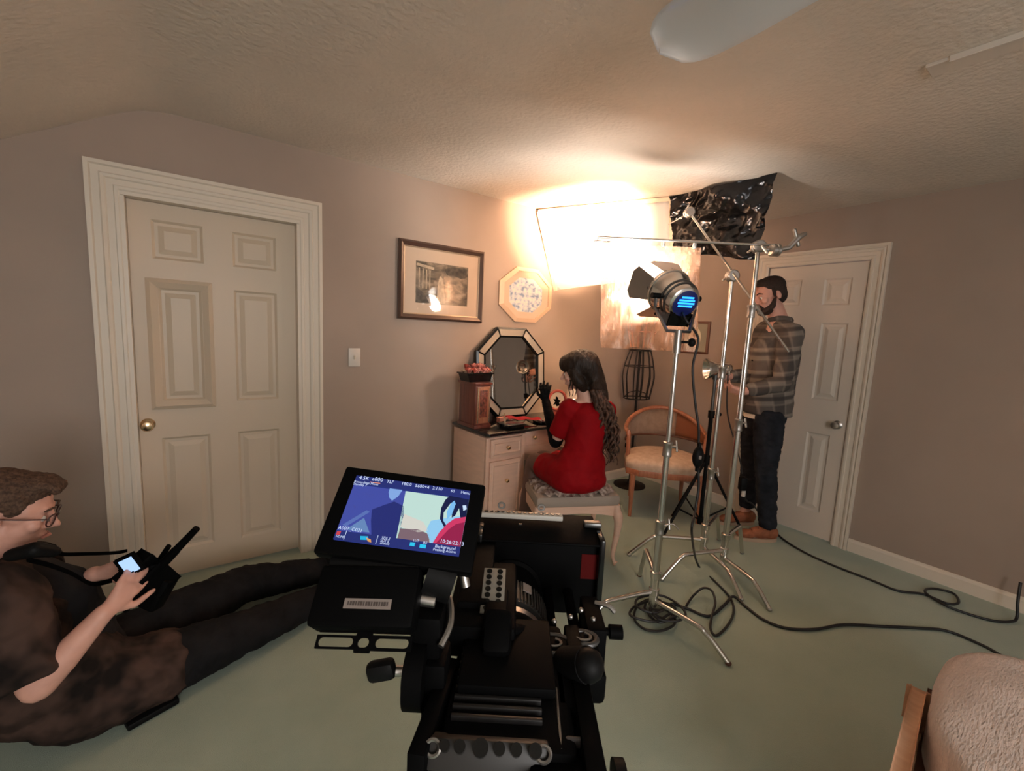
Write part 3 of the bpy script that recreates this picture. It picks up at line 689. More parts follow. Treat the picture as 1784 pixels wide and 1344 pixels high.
# small shaded lamp, lit, hidden behind the woman's head
p = on(1.045, 0.22)
t_ = wthing('table_lamp', 'small lit cream table lamp mostly hidden behind the seated woman', 'lamp', p)
b = B(); b.lathe([(0, 0), (0.040, 0.0), (0.042, 0.010), (0.014, 0.024), (0.012, 0.075), (0.020, 0.09), (0.012, 0.105), (0.010, 0.15), (0, 0.15)], p); obj('base', b, M['cream'], t_)
b = B(); b.tube([p + V3((0.050 * math.cos(a), 0.050 * math.sin(a), 0.255)) for a in [2 * PI * k / 24 for k in range(24)]], 0.002, 6, closed=True)
ring = [[b.bm.verts.new(p + V3((r * math.cos(a), r * math.sin(a), z))) for a in [2 * PI * k / 32 for k in range(32)]] for r, z in ((0.075, 0.145), (0.050, 0.255), (0.048, 0.255), (0.073, 0.145))]
for q in range(4):
    for k in range(32): b.bm.faces.new((ring[q][k], ring[q][(k + 1) % 32], ring[(q + 1) % 4][(k + 1) % 32], ring[(q + 1) % 4][k]))
obj('shade', b, M['cream'], t_)
b = B(); b.ell(p + V3((0, 0, 0.185)), (0.018, 0.018, 0.026), sub=2); obj('bulb', b, mat('bulb_glow', (1, 1, 1), 0.5, emit=(1.0, 0.72, 0.45), estr=170.0), t_)
# red flowers in a vase at the right end of the table
p = on(1.165, 0.16)
t_ = wthing('red_flower_vase', 'cream vase of red and pink flowers at the right end of the dressing table', 'vase', p)
b = B(); b.lathe([(0, 0), (0.032, 0), (0.046, 0.035), (0.036, 0.075), (0.026, 0.09), (0.034, 0.10), (0.028, 0.10), (0.02, 0.09), (0, 0.03)], p); obj('vase', b, M['cream'], t_)
mr = mat('red_petals', (0.70, 0.03, 0.03), 0.6)
for k, (x, y, z) in enumerate([(-0.03, 0, 0.125), (0.03, -0.01, 0.12), (0, 0.02, 0.15), (0.005, -0.03, 0.135), (0.055, 0.01, 0.10)]):
    o = bpy.data.objects.new('flower', first.data.copy()); COL.objects.link(o); o.parent = t_; o.data.materials.clear(); o.data.materials.append(mr if k != 4 else M['cream'])
    o.matrix_local = Matrix.Translation(p + V3((x, y, z))) @ Euler((rnd.uniform(-.5, .5), rnd.uniform(-.5, .5), k)).to_matrix().to_4x4()

# ---------------------------------------------------------------- stool
sc = V3((1.945, 1.975, 0)); sr = math.radians(-25)
SM = Matrix.Translation(sc) @ Matrix.Rotation(sr, 4, 'Z')
SWx, SWy = 0.27, 0.20
t_ = wthing('vanity_stool', 'cream cabriole-legged stool with taupe padded seat under the seated woman', 'stool', sc)
b = B()
for (x0, x1, y) in ((-SWx + 0.02, SWx - 0.02, -SWy + 0.015), (-SWx + 0.02, SWx - 0.02, SWy - 0.015)):
    pts = [(x0, 0.395), (x1, 0.395)] + [(x1 + (x0 - x1) * k / 16, 0.325 + 0.026 * math.sin(PI * k / 16)) for k in range(17)]
    b.prism(pts[::-1], 0.022, SM @ Matrix(((1, 0, 0, 0), (0, 0, 1, y - 0.011), (0, 1, 0, 0), (0, 0, 0, 1))))
for x in (-SWx + 0.015, SWx - 0.015):
    b.box(SM @ V3((x, 0, 0.362)), (0.022, 2 * SWy - 0.03, 0.066), SM.to_3x3())
obj('apron', b, M['pinkwood'], t_, smooth=False)
for (sx, sy) in ((-1, -1), (1, -1), (1, 1), (-1, 1)):
    cx_, cy_ = sx * (SWx - 0.022), sy * (SWy - 0.022); dx, dy = sx * 0.7, sy * 0.7
    b = B(); pts = [SM @ V3((cx_ + dx * o_, cy_ + dy * o_, z)) for o_, z in ((0, 0.395), (0.008, 0.35), (0.022, 0.30), (0.020, 0.22), (0.008, 0.12), (0.004, 0.06), (0.018, 0.022), (0.030, 0.012))]
    pts = spline(pts, 4); rr = []
    for i in range(len(pts)):
        u = i / (len(pts) - 1); rr.append(0.026 + 0.006 * math.exp(-((u - 0.22) / 0.1) ** 2) - 0.016 * min(1, max(0, (u - 0.2) / 0.6)) + 0.008 * math.exp(-((u - 0.97) / 0.08) ** 2))
    b.tube(pts, rr, 12); obj('leg', b, M['pinkwood'], t_)
b = B(); b.box(SM @ V3((0, 0, 0.425)), (2 * SWx, 2 * SWy, 0.075), SM.to_3x3(), 0.026); obj('seat', b, M['taupe'], t_)
# ruffled lace cushion on the stool
b = B(); rnd = random.Random(5)
def cu(u, v):
    a = 2 * PI * u; r = v; ca, sa = math.cos(a), math.sin(a)
    k = (abs(ca) ** 5 + abs(sa) ** 5) ** (-1 / 5)
    x = ca * k * (SWx - 0.015) * r; y = sa * k * (SWy - 0.005) * r
    z = 0.500 - 0.016 * r ** 4 + (0.014 * math.sin(a * 26) + 0.010 * math.sin(a * 11 + 1)) * max(0, (r - 0.75) / 0.25) - 0.022 * max(0, (r - 0.85) / 0.15) + 0.006 * noise.noise(V3((x * 30, y * 30, 2)))
    return SM @ V3((x * (1 + 0.05 * math.sin(a * 17) * max(0, r - 0.8)), y, z))
b.grid(cu, 220, 14, 0.010); bmesh.ops.remove_doubles(b.bm, verts=b.bm.verts, dist=0.0004)
tag(obj('ruffled_cushion', b, M['lace'], ang=80), 'mottled ruffled lace cushion on the stool under the red dress', 'cushion')

# ---------------------------------------------------------------- barrel chair
cc = V3((3.15, 2.12, 0)); cr = math.radians(-139)  # local +y = back
def cang(): return None
f_ = V3((-0.60, -0.80, 0))        # chair faces the photographer, a little left
CM = Matrix.Translation(cc) @ Matrix.Rotation(math.radians(-46 + 0), 4, 'Z') @ Matrix.Scale(1.10, 4)   # local -y faces the room
t_ = wthing('barrel_chair', 'curved-back chestnut armchair with cream damask seat in the room corner', 'chair', cc)
RX, RY = 0.285, 0.27
def arc(a, rx=RX, ry=RY): return (rx * math.cos(a), ry * math.sin(a))
def top_h(a):  # a from 0 (right arm front) to pi (left arm front), back in the middle
    s = math.sin(a); return 0.60 + 0.145 * max(0, s) ** 1.3
# seat
b = B()
out = [(RX * 0.98 * math.cos(t), RY * 0.98 * math.sin(t)) for t in [PI * k / 24 for k in range(25)]] + [(-0.285, -0.20), (-0.20, -0.255), (0, -0.27), (0.20, -0.255), (0.285, -0.20)]
b.prism(out, 0.045, CM @ Matrix.Translation((0, 0, 0.315)), bevel=0.006); obj('seat_rail', b, M['chairwood'], t_)
def st(u, v):
    n = len(out); k = u * n; i = int(k) % n; fr_ = k - int(k); p = V3(out[i]).lerp(V3(out[(i + 1) % n]), fr_) if True else None
    r = min(1, v * 1.25); x, y = p.x * r * 0.985, p.y * r * 0.985
    if v > 0.8: z = 0.40 - 0.045 * ((v - 0.8) / 0.2); x *= 1 + 0.03 * math.sin(PI * (v - 0.8) / 0.2); y *= 1 + 0.03 * math.sin(PI * (v - 0.8) / 0.2)
    else: z = 0.44 - 0.040 * r ** 4
    return CM @ V3((x, y, z))
b = B()
def L3(p): return V3((p[0], p[1], 0))
out3 = [L3(p) for p in out]; 
def st(u, v):
    n = len(out3); k = u * n; i = int(k) % n; p = out3[i].lerp(out3[(i + 1) % n], k - int(k))
    r = min(1, v * 1.25); e = max(0, (v - 0.8) / 0.2)
    q = r * (0.985 + 0.03 * math.sin(PI * e))
    return CM @ V3((p.x * q, p.y * q, 0.452 - 0.034 * r ** 4 - 0.060 * e))
b.grid(st, 60, 15); bmesh.ops.remove_doubles(b.bm, verts=b.bm.verts, dist=0.0005); obj('seat', b, M['cream_fab'], t_, ang=80)
# top rail sweeping into the arms
AA = [-0.30 + (PI + 0.60) * k / 40 for k in range(41)]
pts = [CM @ V3((*arc(a, RX + 0.005, RY + 0.005), top_h(a))) for a in AA]
pts = [CM @ V3((*arc(AA[0], RX + 0.005, RY + 0.01), 0.575))] + pts + [CM @ V3((*arc(AA[-1], RX + 0.005, RY + 0.01), 0.575))]
b = B(); b.tube(pts, 0.018, 10); obj('top_rail', b, M['chairwood'], t_)
for a in (AA[0], AA[-1], PI / 2):
    b = B(); x, y = arc(a, RX, RY)
    if a != PI / 2: b.cyl(CM @ V3((x * 0.99, y, 0.345)), CM @ V3((x, y, 0.59)), 0.015, 0.018, 12); obj('arm_post', b, M['chairwood'], t_)
def bp(off, m, nm, hh0=0.525, lab=None, a0=0.62, a1=PI - 0.62, th=0.018):
    def f(u, v):
        a = a0 + (a1 - a0) * u; x, y = arc(a, RX + off, RY + off); return CM @ V3((x, y, hh0 + (top_h(a) - 0.012 - hh0) * v))
    b = B(); b.grid(f, 26, 5, th); return obj(nm, b, m, t_, ang=70, label=lab)
bp(-0.006, M['cream_fab'], 'backrest', a0=PI * 0.36, a1=PI - 0.30)
bp(0.006, M['caneback'], 'back_shell', lab='orange-brown curved side of the chair back', a0=0.05, a1=PI - 0.25, th=0.006)
b = B(); b.tube([CM @ V3((*arc(a, RX, RY), 0.522)) for a in AA[3:-3]], 0.011, 8); obj('lower_rail', b, M['darkwood'], t_)
for (x, y, sp_) in ((-0.235, -0.215, 0.0), (0.235, -0.215, 0.0), (-0.19, 0.19, 0.05), (0.19, 0.19, 0.05)):
    b = B(); b.cyl(CM @ V3((x * (1 + sp_), y * (1 + sp_ * 2), 0.0)), CM @ V3((x, y, 0.325)), 0.013, 0.024, 12); obj('leg', b, M['chairwood'], t_)
b = B(); b.cyl(CM @ V3((-0.283, -0.05, 0.47)), CM @ V3((-0.283, -0.045, 0.50)), 0.01); obj('stud', b, M['black'], t_)

# ---------------------------------------------------------------- wire dress form
dc = V3((3.390, 2.625, 0.263)); dc.z = 0
t_ = wthing('wire_dress_form', 'black wire cage dress form on a pole in the room corner', 'mannequin', dc)
Z = lambda v: v
zt, zb = 1.325, 0.86       # skirt cage top and bottom
b = B(); b.cyl(dc + V3((0, 0, 0.03)), dc + V3((0, 0, 1.90)), 0.011, seg=12); obj('pole', b, M['iron'], t_)
b = B(); b.lathe([(0, 0), (0.15, 0), (0.15, 0.012), (0.03, 0.03), (0.012, 0.06), (0, 0.06)], dc); obj('base', b, M['iron'], t_)
def sk(u):   # radius of the skirt along u 0..1 from waist to hem
    return 0.105 + 0.065 * math.sin(min(1, u * 1.6) * PI / 2) - 0.035 * max(0, (u - 0.6) / 0.4)
for k in range(12):
    a = 2 * PI * k / 12; b = B()
    b.tube([dc + V3((sk(i / 14) * 1.0 * math.cos(a), sk(i / 14) * 0.8 * math.sin(a), zt + (zb - zt) * i / 14)) for i in range(15)], 0.0055, 6); obj('cage_wire', b, M['iron'], t_)
for u, r in ((0, 0.011), (0.03, 0.006), (1.0, 0.006), (0.35, 0.004)):
    b = B(); b.tube([dc + V3((sk(u) * math.cos(a), sk(u) * 0.8 * math.sin(a), zt + (zb - zt) * u)) for a in [2 * PI * k / 24 for k in range(24)]], r, 6, closed=True); obj('hoop', b, M['iron'], t_)
b = B()
for k in range(4):
    a = PI / 4 + k * PI / 2; b.tube([dc + V3((0, 0, zb + 0.07)), dc + V3((sk(1) * 0.6 * math.cos(a), sk(1) * 0.5 * math.sin(a), zb + 0.05)), dc + V3((sk(1) * math.cos(a), sk(1) * 0.8 * math.sin(a), zb))], 0.004, 6)
obj('stay', b, M['iron'], t_)
bust = [(0.105, zt), (0.115, zt + 0.05), (0.150, zt + 0.16), (0.160, zt + 0.24), (0.150, zt + 0.34), (0.155, zt + 0.40), (0.06, zt + 0.46), (0.045, zt + 0.52)]
for k in range(12):
    a = 2 * PI * k / 12; b = B()
    b.tube([dc + V3((r * math.cos(a), r * 0.72 * math.sin(a), z)) for r, z in bust], 0.0035, 6, smooth=4); obj('bust_wire', b, M['chairwood'], t_)
for (r, z) in (bust[2], bust[5], bust[7]):
    b = B(); b.tube([dc + V3((r * math.cos(a), r * 0.72 * math.sin(a), z)) for a in [2 * PI * k / 24 for k in range(24)]], 0.005, 6, closed=True); obj('hoop', b, M['chairwood'], t_)

# ---------------------------------------------------------------- bounce board, black foil, gel
def quad(name, cs, m, parent, thick, wob=0.0, nu=24, nv=18, seed=0, crumple=0.0):
    A, Bq, Cq, Dq = [V3(c) for c in cs]; n = (Bq - A).cross(Dq - A).normalized()
    b = B()
    def f(u, v):
        p = A.lerp(Bq, u).lerp(Dq.lerp(Cq, u), v)
        q = V3((u * 3 + seed, v * 3, seed))
        d = wob * noise.noise(q)
        if crumple:
            q2 = V3((u * 4.5 + v * 3 + seed, v * 2.4 - u * 2.5, seed)); d += crumple * (abs(noise.noise(q2)) + 0.5 * abs(noise.noise(q2 * 2.3)) + 0.25 * abs(noise.noise(q2 * 5.1)) - 0.3)
        return p + n * d
    b.grid(f, nu, nv, thick)
    return obj(name, b, m, parent, ang=50 if crumple else 80)
bTL, bTR, bBR, bBL = V3((2.235, 2.805, 2.375)), V3((2.694, 1.933, 2.388)), V3((2.853, 1.979, 1.893)), V3((2.475, 2.825, 1.790))
t_ = wthing('bounce_board', 'large white bounce board slung under the ceiling in the corner, brightly lit', 'reflector', bTL.lerp(bBR, 0.5))
quad('board_face', (bTL, bTR, bBR, bBL), M['foam'], t_, 0.010, wob=0.02, nu=20, nv=14)
nn = (bTR - bTL).cross(bBL - bTL).normalized()
if nn.dot(V3((-1, -1, -1))) < 0: nn = -nn
for p0, p1, nm in ((bTL, bTR, 'top_rail'), (bTR, bBR, 'side_rail'), (bTL, bBL, 'side_rail')):
    b = B(); d = (p1 - p0); M4_ = frame_of(d, nn.cross(d), (p0 + p1) / 2); b.box(M4_.translation + nn * 0.006, (d.length, 0.026, 0.016), M4_.to_3x3(), 0.002); obj(nm, b, M['edge'], t_, smooth=False)
mfoil = mat('black_foil', (0.07, 0.07, 0.075), 0.24, 0.9, bump=0.25, bscale=7, bdist=0.03, detail=2)
fo = quad('black_foil', ((2.66, 1.925, 2.392), (2.70, 1.262, 2.392), (2.74, 1.335, 1.925), (2.76, 1.945, 2.035)), mfoil, None, 0.0008, wob=0.07, nu=60, nv=50, seed=4, crumple=0.045)
tag(fo, 'crumpled shiny black foil hanging from the ceiling right of the white board', 'foil')
# gel
gm = bpy.data.materials.new('orange_gel'); gm.use_nodes = True; nt = gm.node_tree; nt.nodes.clear(); L = nt.links
o_ = nt.nodes.new('ShaderNodeOutputMaterial'); tr = nt.nodes.new('ShaderNodeBsdfTransparent'); tr.inputs[0].default_value = (0.95, 0.80, 0.68, 1)
tl = nt.nodes.new('ShaderNodeBsdfTranslucent'); tl.inputs[0].default_value = (0.95, 0.62, 0.42, 1)
df = nt.nodes.new('ShaderNodeBsdfDiffuse'); df.inputs[0].default_value = (0.90, 0.55, 0.38, 1)
gl = nt.nodes.new('ShaderNodeBsdfGlossy'); gl.inputs['Roughness'].default_value = 0.22; gl.inputs[0].default_value = (1, 0.9, 0.8, 1)
m1 = nt.nodes.new('ShaderNodeMixShader'); m2 = nt.nodes.new('ShaderNodeMixShader'); m3 = nt.nodes.new('ShaderNodeMixShader')
m1.inputs[0].default_value = 0.5; L.new(tl.outputs[0], m1.inputs[1]); L.new(df.outputs[0], m1.inputs[2])
n1 = nt.nodes.new('ShaderNodeTexNoise'); n1.inputs['Scale'].default_value = 14; n1.inputs['Detail'].default_value = 6; tcn = nt.nodes.new('ShaderNodeTexCoord'); mp = nt.nodes.new('ShaderNodeMapping'); mp.inputs['Scale'].default_value = (1.6, 1.6, 0.35)
L.new(tcn.outputs['Object'], mp.inputs[0]); L.new(mp.outputs[0], n1.inputs['Vector'])
mr_ = nt.nodes.new('ShaderNodeMapRange'); mr_.inputs[1].default_value = 0.3; mr_.inputs[2].default_value = 0.7; mr_.inputs[3].default_value = 0.12; mr_.inputs[4].default_value = 0.42
L.new(n1.outputs[0], mr_.inputs[0]); L.new(mr_.outputs[0], m2.inputs[0]); L.new(tr.outputs[0], m2.inputs[1]); L.new(m1.outputs[0], m2.inputs[2])
m3.inputs[0].default_value = 0.07; L.new(m2.outputs[0], m3.inputs[1]); L.new(gl.outputs[0], m3.inputs[2]); L.new(m3.outputs[0], o_.inputs[0])
bp_ = nt.nodes.new('ShaderNodeBump'); bp_.inputs['Strength'].default_value = 0.8; bp_.inputs['Distance'].default_value = 0.02; L.new(n1.outputs[0], bp_.inputs['Height']); L.new(bp_.outputs[0], gl.inputs['Normal']); L.new(bp_.outputs[0], df.inputs['Normal'])
GA, GB, GC, GD = (1.869, 1.780, 1.946), (2.336, 1.451, 1.949), (2.390, 1.449, 1.362), (1.913, 1.760, 1.363)
ge = quad('orange_gel', (GA, GB, GC, GD), gm, None, 0.0006, wob=0.03, nu=40, nv=40, seed=9, crumple=0.012)
tag(ge, 'translucent peach-orange gel sheet hanging from the long horizontal boom arm', 'gel')

# ---------------------------------------------------------------- stands
def cstand(name, label, base, top_z, feet, joints, arms=None):
    base = V3(base); t_ = wthing(name, label, 'stand', (base.x, base.y, 0))
    r = 0.0165
    zs = [0.075] + joints + [top_z]
    for i in range(len(zs) - 1):
        rr = (0.0175, 0.0145, 0.012, 0.010)[min(i, 3)]
        b = B(); b.cyl(base.xy.to_3d() + V3((0, 0, zs[i])), base.xy.to_3d() + V3((0, 0, zs[i + 1])), rr, seg=18); obj('pole', b, M['chrome'], t_)
        if i:
            z = zs[i]; b = B(); p = V3((base.x, base.y, z)); b.lathe([(0.0, -0.045), (0.021, -0.045), (0.023, -0.038), (0.021, -0.03), (0.021, 0.012), (0.024, 0.016), (0.024, 0.026), (0.018, 0.03), (0, 0.03)], p)
            col = obj('collar', b, M['steel'], t_)
            b = B(); d = V3((0.82, -0.3, 0.05)).normalized(); b.cyl(p + d * 0.02, p + d * 0.05, 0.006, seg=10); sd = V3((0.2, 0.3, 0.9)).normalized(); b.chain([(p + d * 0.052 - sd * 0.024, 0.006), (p + d * 0.052 + sd * 0.024, 0.006)]); obj('tee_knob', b, M['chrome'], col)
    b = B(); p = V3((base.x, base.y, 0)); b.lathe([(0, 0.07), (0.020, 0.07), (0.022, 0.10), (0.020, 0.13), (0.026, 0.135), (0.026, 0.165), (0.021, 0.17), (0.021, 0.22), (0.027, 0.225), (0.027, 0.255), (0.019, 0.26), (0, 0.26)], p); obj('hub', b, M['chrome'], t_)
    for k, ft in enumerate(feet):
        ft = V3((ft[0], ft[1], 0.011)); hz = (0.10, 0.15, 0.235)[k]; d = (ft - p); d.z = 0; Ld = d.length; d.normalize()
        b = B(); b.tube(spline([p + d * 0.012 + V3((0, 0, hz)), p + d * (Ld * 0.60) + V3((0, 0, hz)), p + d * (Ld * 0.70) + V3((0, 0, hz - 0.012)), p + d * (Ld * 0.80) + V3((0, 0, hz * 0.66 + 0.002)), ft], 5), 0.0125, 12)
        lg = obj('leg', b, M['chrome'], t_)
        b = B(); b.ell(ft, (0.015, 0.015, 0.011), sub=2); obj('foot', b, M['darkwood'] if name == 'lamp_stand' else M['steel'], lg)
    return t_
S1 = (1.865, 1.236)
s1 = cstand('lamp_stand', 'nearest chrome stand carrying the lit par lamp, coiled cable at its foot', S1, 1.40, ((1.882, 0.843), (1.45, 1.34), (2.13, 1.52)), [0.50, 0.905])
SA = (2.640, 1.420); SB = (2.620, 1.275)
sa = cstand('c_stand', 'chrome grip stand with the diagonal boom arm, behind the lamp stand', SA, 1.80, ((2.43, 1.06), (2.278, 1.72), (3.03, 1.52)), [0.60, 1.25])
sb = cstand('c_stand', 'chrome grip stand nearest the bearded man, holding the horizontal boom arm with the gel', SB, 1.945, ((2.469, 0.928), (2.21, 1.42), (2.98, 1.33)), [0.95, 1.62])
# lamp stand details: lever, spigot
b = B(); p = V3((S1[0], S1[1], 0.5)); b.tube(spline([p + V3((0.02, -0.01, 0)), p + V3((0.06, -0.03, 0.006)), p + V3((0.085, -0.05, -0.02))], 5), 0.004, 8); obj('lever', b, M['chrome'], s1)
def griphead(parent, c, axis, r=0.036):
    a = V3(axis).normalized(); b = B(); Rk = a.to_track_quat('Z', 'Y').to_matrix()
    b.lathe([(0, -0.026), (r * 0.8, -0.026), (r, -0.020), (r, -0.006), (r * 0.86, -0.002), (r * 0.86, 0.002), (r, 0.006), (r, 0.020), (r * 0.8, 0.026), (0, 0.026)], c, Rk, 24)
    g = obj('grip_head', b, M['steel'], parent)
    b = B(); c = V3(c); b.cyl(c - a * 0.026, c - a * 0.055, 0.009, seg=12); sd = a.orthogonal().normalized(); b.chain([(c - a * 0.058 - sd * 0.034, 0.007), (c - a * 0.058 + sd * 0.034, 0.007)]); obj('tee_knob', b, M['chrome'], g)
    return g
cf = V3((0.59, 0.807, 0))
h1 = V3((SB[0], SB[1], 1.975)); e1 = V3((1.845, 1.785, 1.965)); d1_ = (h1 - e1).normalized()
t_ = wthing('boom_arm', 'long horizontal chrome boom arm reaching left from the stand by the bearded man', 'boom arm', h1)
griphead(t_, h1 + d1_ * 0.0, -cf)
b = B(); off = -cf * 0.024 + V3((0, 0, 0.006)); b.cyl(e1 + off, h1 + d1_ * 0.07 + off, 0.0075, seg=12); obj('arm', b, M['chrome'], t_)
b = B(); b.cyl(e1 + off + V3((0, 0, -0.022)) - d1_ * 0.02, e1 + off + V3((0, 0, -0.022)) + d1_ * 0.07, 0.006, seg=10); b.cyl(e1 + off + V3((0, 0, -0.022)), e1 + off, 0.004, seg=8); obj('arm_tip', b, M['chrome'], t_)
g2 = V3((2.617, 1.183, 1.945)); g3 = V3((2.740, 1.093, 2.038)); griphead(t_, g2, d1_, 0.034)
b = B(); b.chain([(g2, 0.012), (g2 + (g3 - g2) * 0.5 + V3((0, 0, -0.03)), 0.013), (g2 + (g3 - g2) * 0.8, 0.017), (g3, 0.012)]); obj('swivel_clamp', b, M['steel'], t_)
b = B(); c_ = g2 + (g3 - g2) * 0.72; b.chain([(c_ + V3((0.01, -0.01, -0.035)), 0.010), (c_ + V3((-0.01, 0.01, 0.045)), 0.010)]); obj('clamp_knob', b, M['steel'], t_)
# gel clips
for uu in (0.62, 0.93):
    pc = V3(GA).lerp(V3(GB), uu); b = B(); b.box(pc + V3((0, 0, 0.008)), (0.016, 0.022, 0.034), Matrix.Rotation(-0.63, 3, 'Z'), 0.003); obj('spring_clip', b, M['blackgloss'] if uu < .5 else M['steel'], t_)
a0 = V3((2.526, 1.696, 2.243)); a1 = V3((2.636, 1.070, 1.402)); h2 = V3((SA[0], SA[1], 1.825)); dd = (a1 - a0).normalized(); q = a0 + dd * (h2 - a0).dot(dd); sh2 = h2 - q
t_ = wthing('boom_arm', 'slanting chrome boom arm crossing in front of the black foil and the plaid shirt', 'boom arm', h2)
b = B(); b.cyl(a0 + sh2 - cf * 0.026, a1 + sh2 - cf * 0.026, 0.0078, seg=12); obj('arm', b, M['chrome'], t_)
griphead(t_, h2, -cf); griphead(t_, a0 + sh2 - cf * 0.02, -cf, 0.032)
b = B(); b.cyl(a0 + sh2 + V3((0, 0, 0.0)), bTR.lerp(bBR, 0.32) + V3((0, 0, 0)) - (bTR - bTL).normalized() * 0.02, 0.005, seg=10); obj('hook_rod', b, M['chrome'], t_)

# ---------------------------------------------------------------- the par lamp
ax = (HOT - LAMP).normalized()
ax = LAX
LMx = ax.to_track_quat('Z', 'Y').to_matrix()
back = LB - ax * 0.02; front = LB + ax * 0.17
t_ = wthing('par_lamp', 'lit chrome and black par lamp with barn doors and blue glowing rear vents', 'lamp', (S1[0], S1[1], 1.40))
b = B(); b.lathe([(0.0, 0.0), (0.070, 0.0), (0.082, 0.008), (0.088, 0.030), (0.092, 0.09), (0.104, 0.135), (0.112, 0.15), (0.112, 0.175), (0.104, 0.176), (0.100, 0.150), (0.0, 0.120)], back, LMx, 40); hs = obj('housing', b, M['chrome'], t_)
b = B(); b.lathe([(0.0, -0.004), (0.064, -0.003), (0.074, 0.004), (0.074, 0.010), (0.0, 0.010)], back, LMx, 32); obj('rear_cap', b, mat('blue_lit_cap', (0.01, 0.02, 0.16), 0.3), t_)
# glowing slots
up = (V3((0, 0, 1)) - ax * ax.z).normalized(); sdv = ax.cross(up)
for k, w_ in enumerate((0.038, 0.050, 0.054, 0.046)):
    c_ = back - ax * 0.0055 + up * (0.034 - k * 0.015); M4_ = Matrix((( sdv.x, up.x, -ax.x, c_.x), (sdv.y, up.y, -ax.y, c_.y), (sdv.z, up.z, -ax.z, c_.z), (0, 0, 0, 1)))
    b = B(); b.box(c_, (w_ * 1.7, 0.007, 0.002), M4_.to_3x3(), 0.001); obj('vent_slot', b, mat('blue_glow', (0.05, 0.3, 0.9), 0.5, emit=(0.02, 0.35, 1.0), estr=1.4) if k == 0 else bpy.data.materials['blue_glow'], t_)
b = B(); c_ = back + ax * 0.06 - up * 0.085; M4_ = Matrix(((sdv.x, up.x, ax.x), (sdv.y, up.y, ax.y), (sdv.z, up.z, ax.z))); b.box(c_, (0.115, 0.055, 0.125), M4_, 0.008); obj('ballast_housing', b, M['blackgloss'], t_)
for z_, r_ in ((0.045, 0.093), (0.075, 0.0955), (0.155, 0.116)):
    b = B(); b.tube([back + ax * z_ + (up * math.cos(a) + sdv * math.sin(a)) * r_ for a in [2 * PI * k / 40 for k in range(40)]], 0.0035, 8, closed=True); obj('cooling_ring', b, M['dsteel'] if z_ < 0.1 else M['chrome'], hs)
b = B(); b.lathe([(0.0, 0.140), (0.05, 0.150), (0.098, 0.155), (0.098, 0.160), (0, 0.160)], back, LMx, 32); obj('lens', b, mat('lamp_lens', (1, 1, 1), 0.2, emit=(1.0, 0.93, 0.84), estr=240.0), t_)
# barn doors: four leaves hinged on the front ring
fr_c = back + ax * 0.178
for k, (op, ln) in enumerate(((0.10, 0.115), (0.50, 0.115), (0.85, 0.110), (0.55, 0.115))):
    ang = [PI / 2, 0, -PI / 2, PI][k]; rd = (up * math.sin(ang) + sdv * math.cos(ang)); tn = (up * math.cos(ang) - sdv * math.sin(ang))
    od = (ax * math.cos(op) + rd * math.sin(op)).normalized(); nr = tn.cross(od).normalized(); p0 = fr_c + rd * 0.100
    vs = [p0 - tn * 0.060, p0 + tn * 0.060, p0 + tn * 0.088 + od * ln * 0.9, p0 + tn * 0.055 + od * ln * 1.1, p0 - tn * 0.055 + od * ln * 1.1, p0 - tn * 0.088 + od * ln * 0.9]
    b = B(); A = [b.bm.verts.new(v) for v in vs]; C2 = [b.bm.verts.new(v + nr * 0.003) for v in vs]; b.bm.faces.new(A); b.bm.faces.new(C2[::-1])
    for i in range(6): b.bm.faces.new((A[i], A[(i + 1) % 6], C2[(i + 1) % 6], C2[i]))
    bd = obj('barn_door', b, M['steel'], t_, smooth=False)
    b = B(); b.cyl(p0 - tn * 0.05, p0 + tn * 0.05, 0.005, seg=8); b.box(p0 + rd * 0.004, (0.012, 0.012, 0.03), LMx, 0.002); obj('hinge', b, M['dsteel'], bd)
b = B(); b.tube([back + ax * 0.178 + (up * math.cos(a) + sdv * math.sin(a)) * 0.109 for a in [2 * PI * k / 40 for k in range(40)]], 0.006, 8, closed=True)
obj('gel_frame_ring', b, M['chrome'], t_)
# yoke and spigot
top = V3((S1[0], S1[1], 1.40)); yc = top + V3((0, 0, 0.07))
sdh = V3((sdv.x, sdv.y, 0)).normalized(); piv = back + ax * 0.085
b = B()
ypts = [piv + sdh * 0.118, piv + sdh * 0.118 - V3((0, 0, 0.06)), yc + sdh * 0.062, yc - sdh * 0.062, piv - sdh * 0.118 - V3((0, 0, 0.06)), piv - sdh * 0.118]
b.tube(ypts, 0.0085, 8); obj('yoke', b, M['dsteel'], t_)
for s_ in (-1, 1):
    b = B(); b.cyl(piv + sdh * s_ * 0.09, piv + sdh * s_ * 0.142, 0.014, seg=14); obj('tilt_knob', b, M['rubber'], t_)
b = B(); b.cyl(top + V3((0, 0, -0.035)), yc + V3((0, 0, 0.005)), 0.020, 0.018, seg=16); sp_ = obj('spigot_receiver', b, M['steel'], t_)
b = B(); b.cyl(top + V3((0.018, -0.012, 0.02)), top + V3((0.055, -0.035, 0.02)), 0.006, seg=8); b.ell(top + V3((0.060, -0.038, 0.02)), (0.019, 0.019, 0.022), sub=2); obj('lock_knob', b, M['rubber'], sp_)

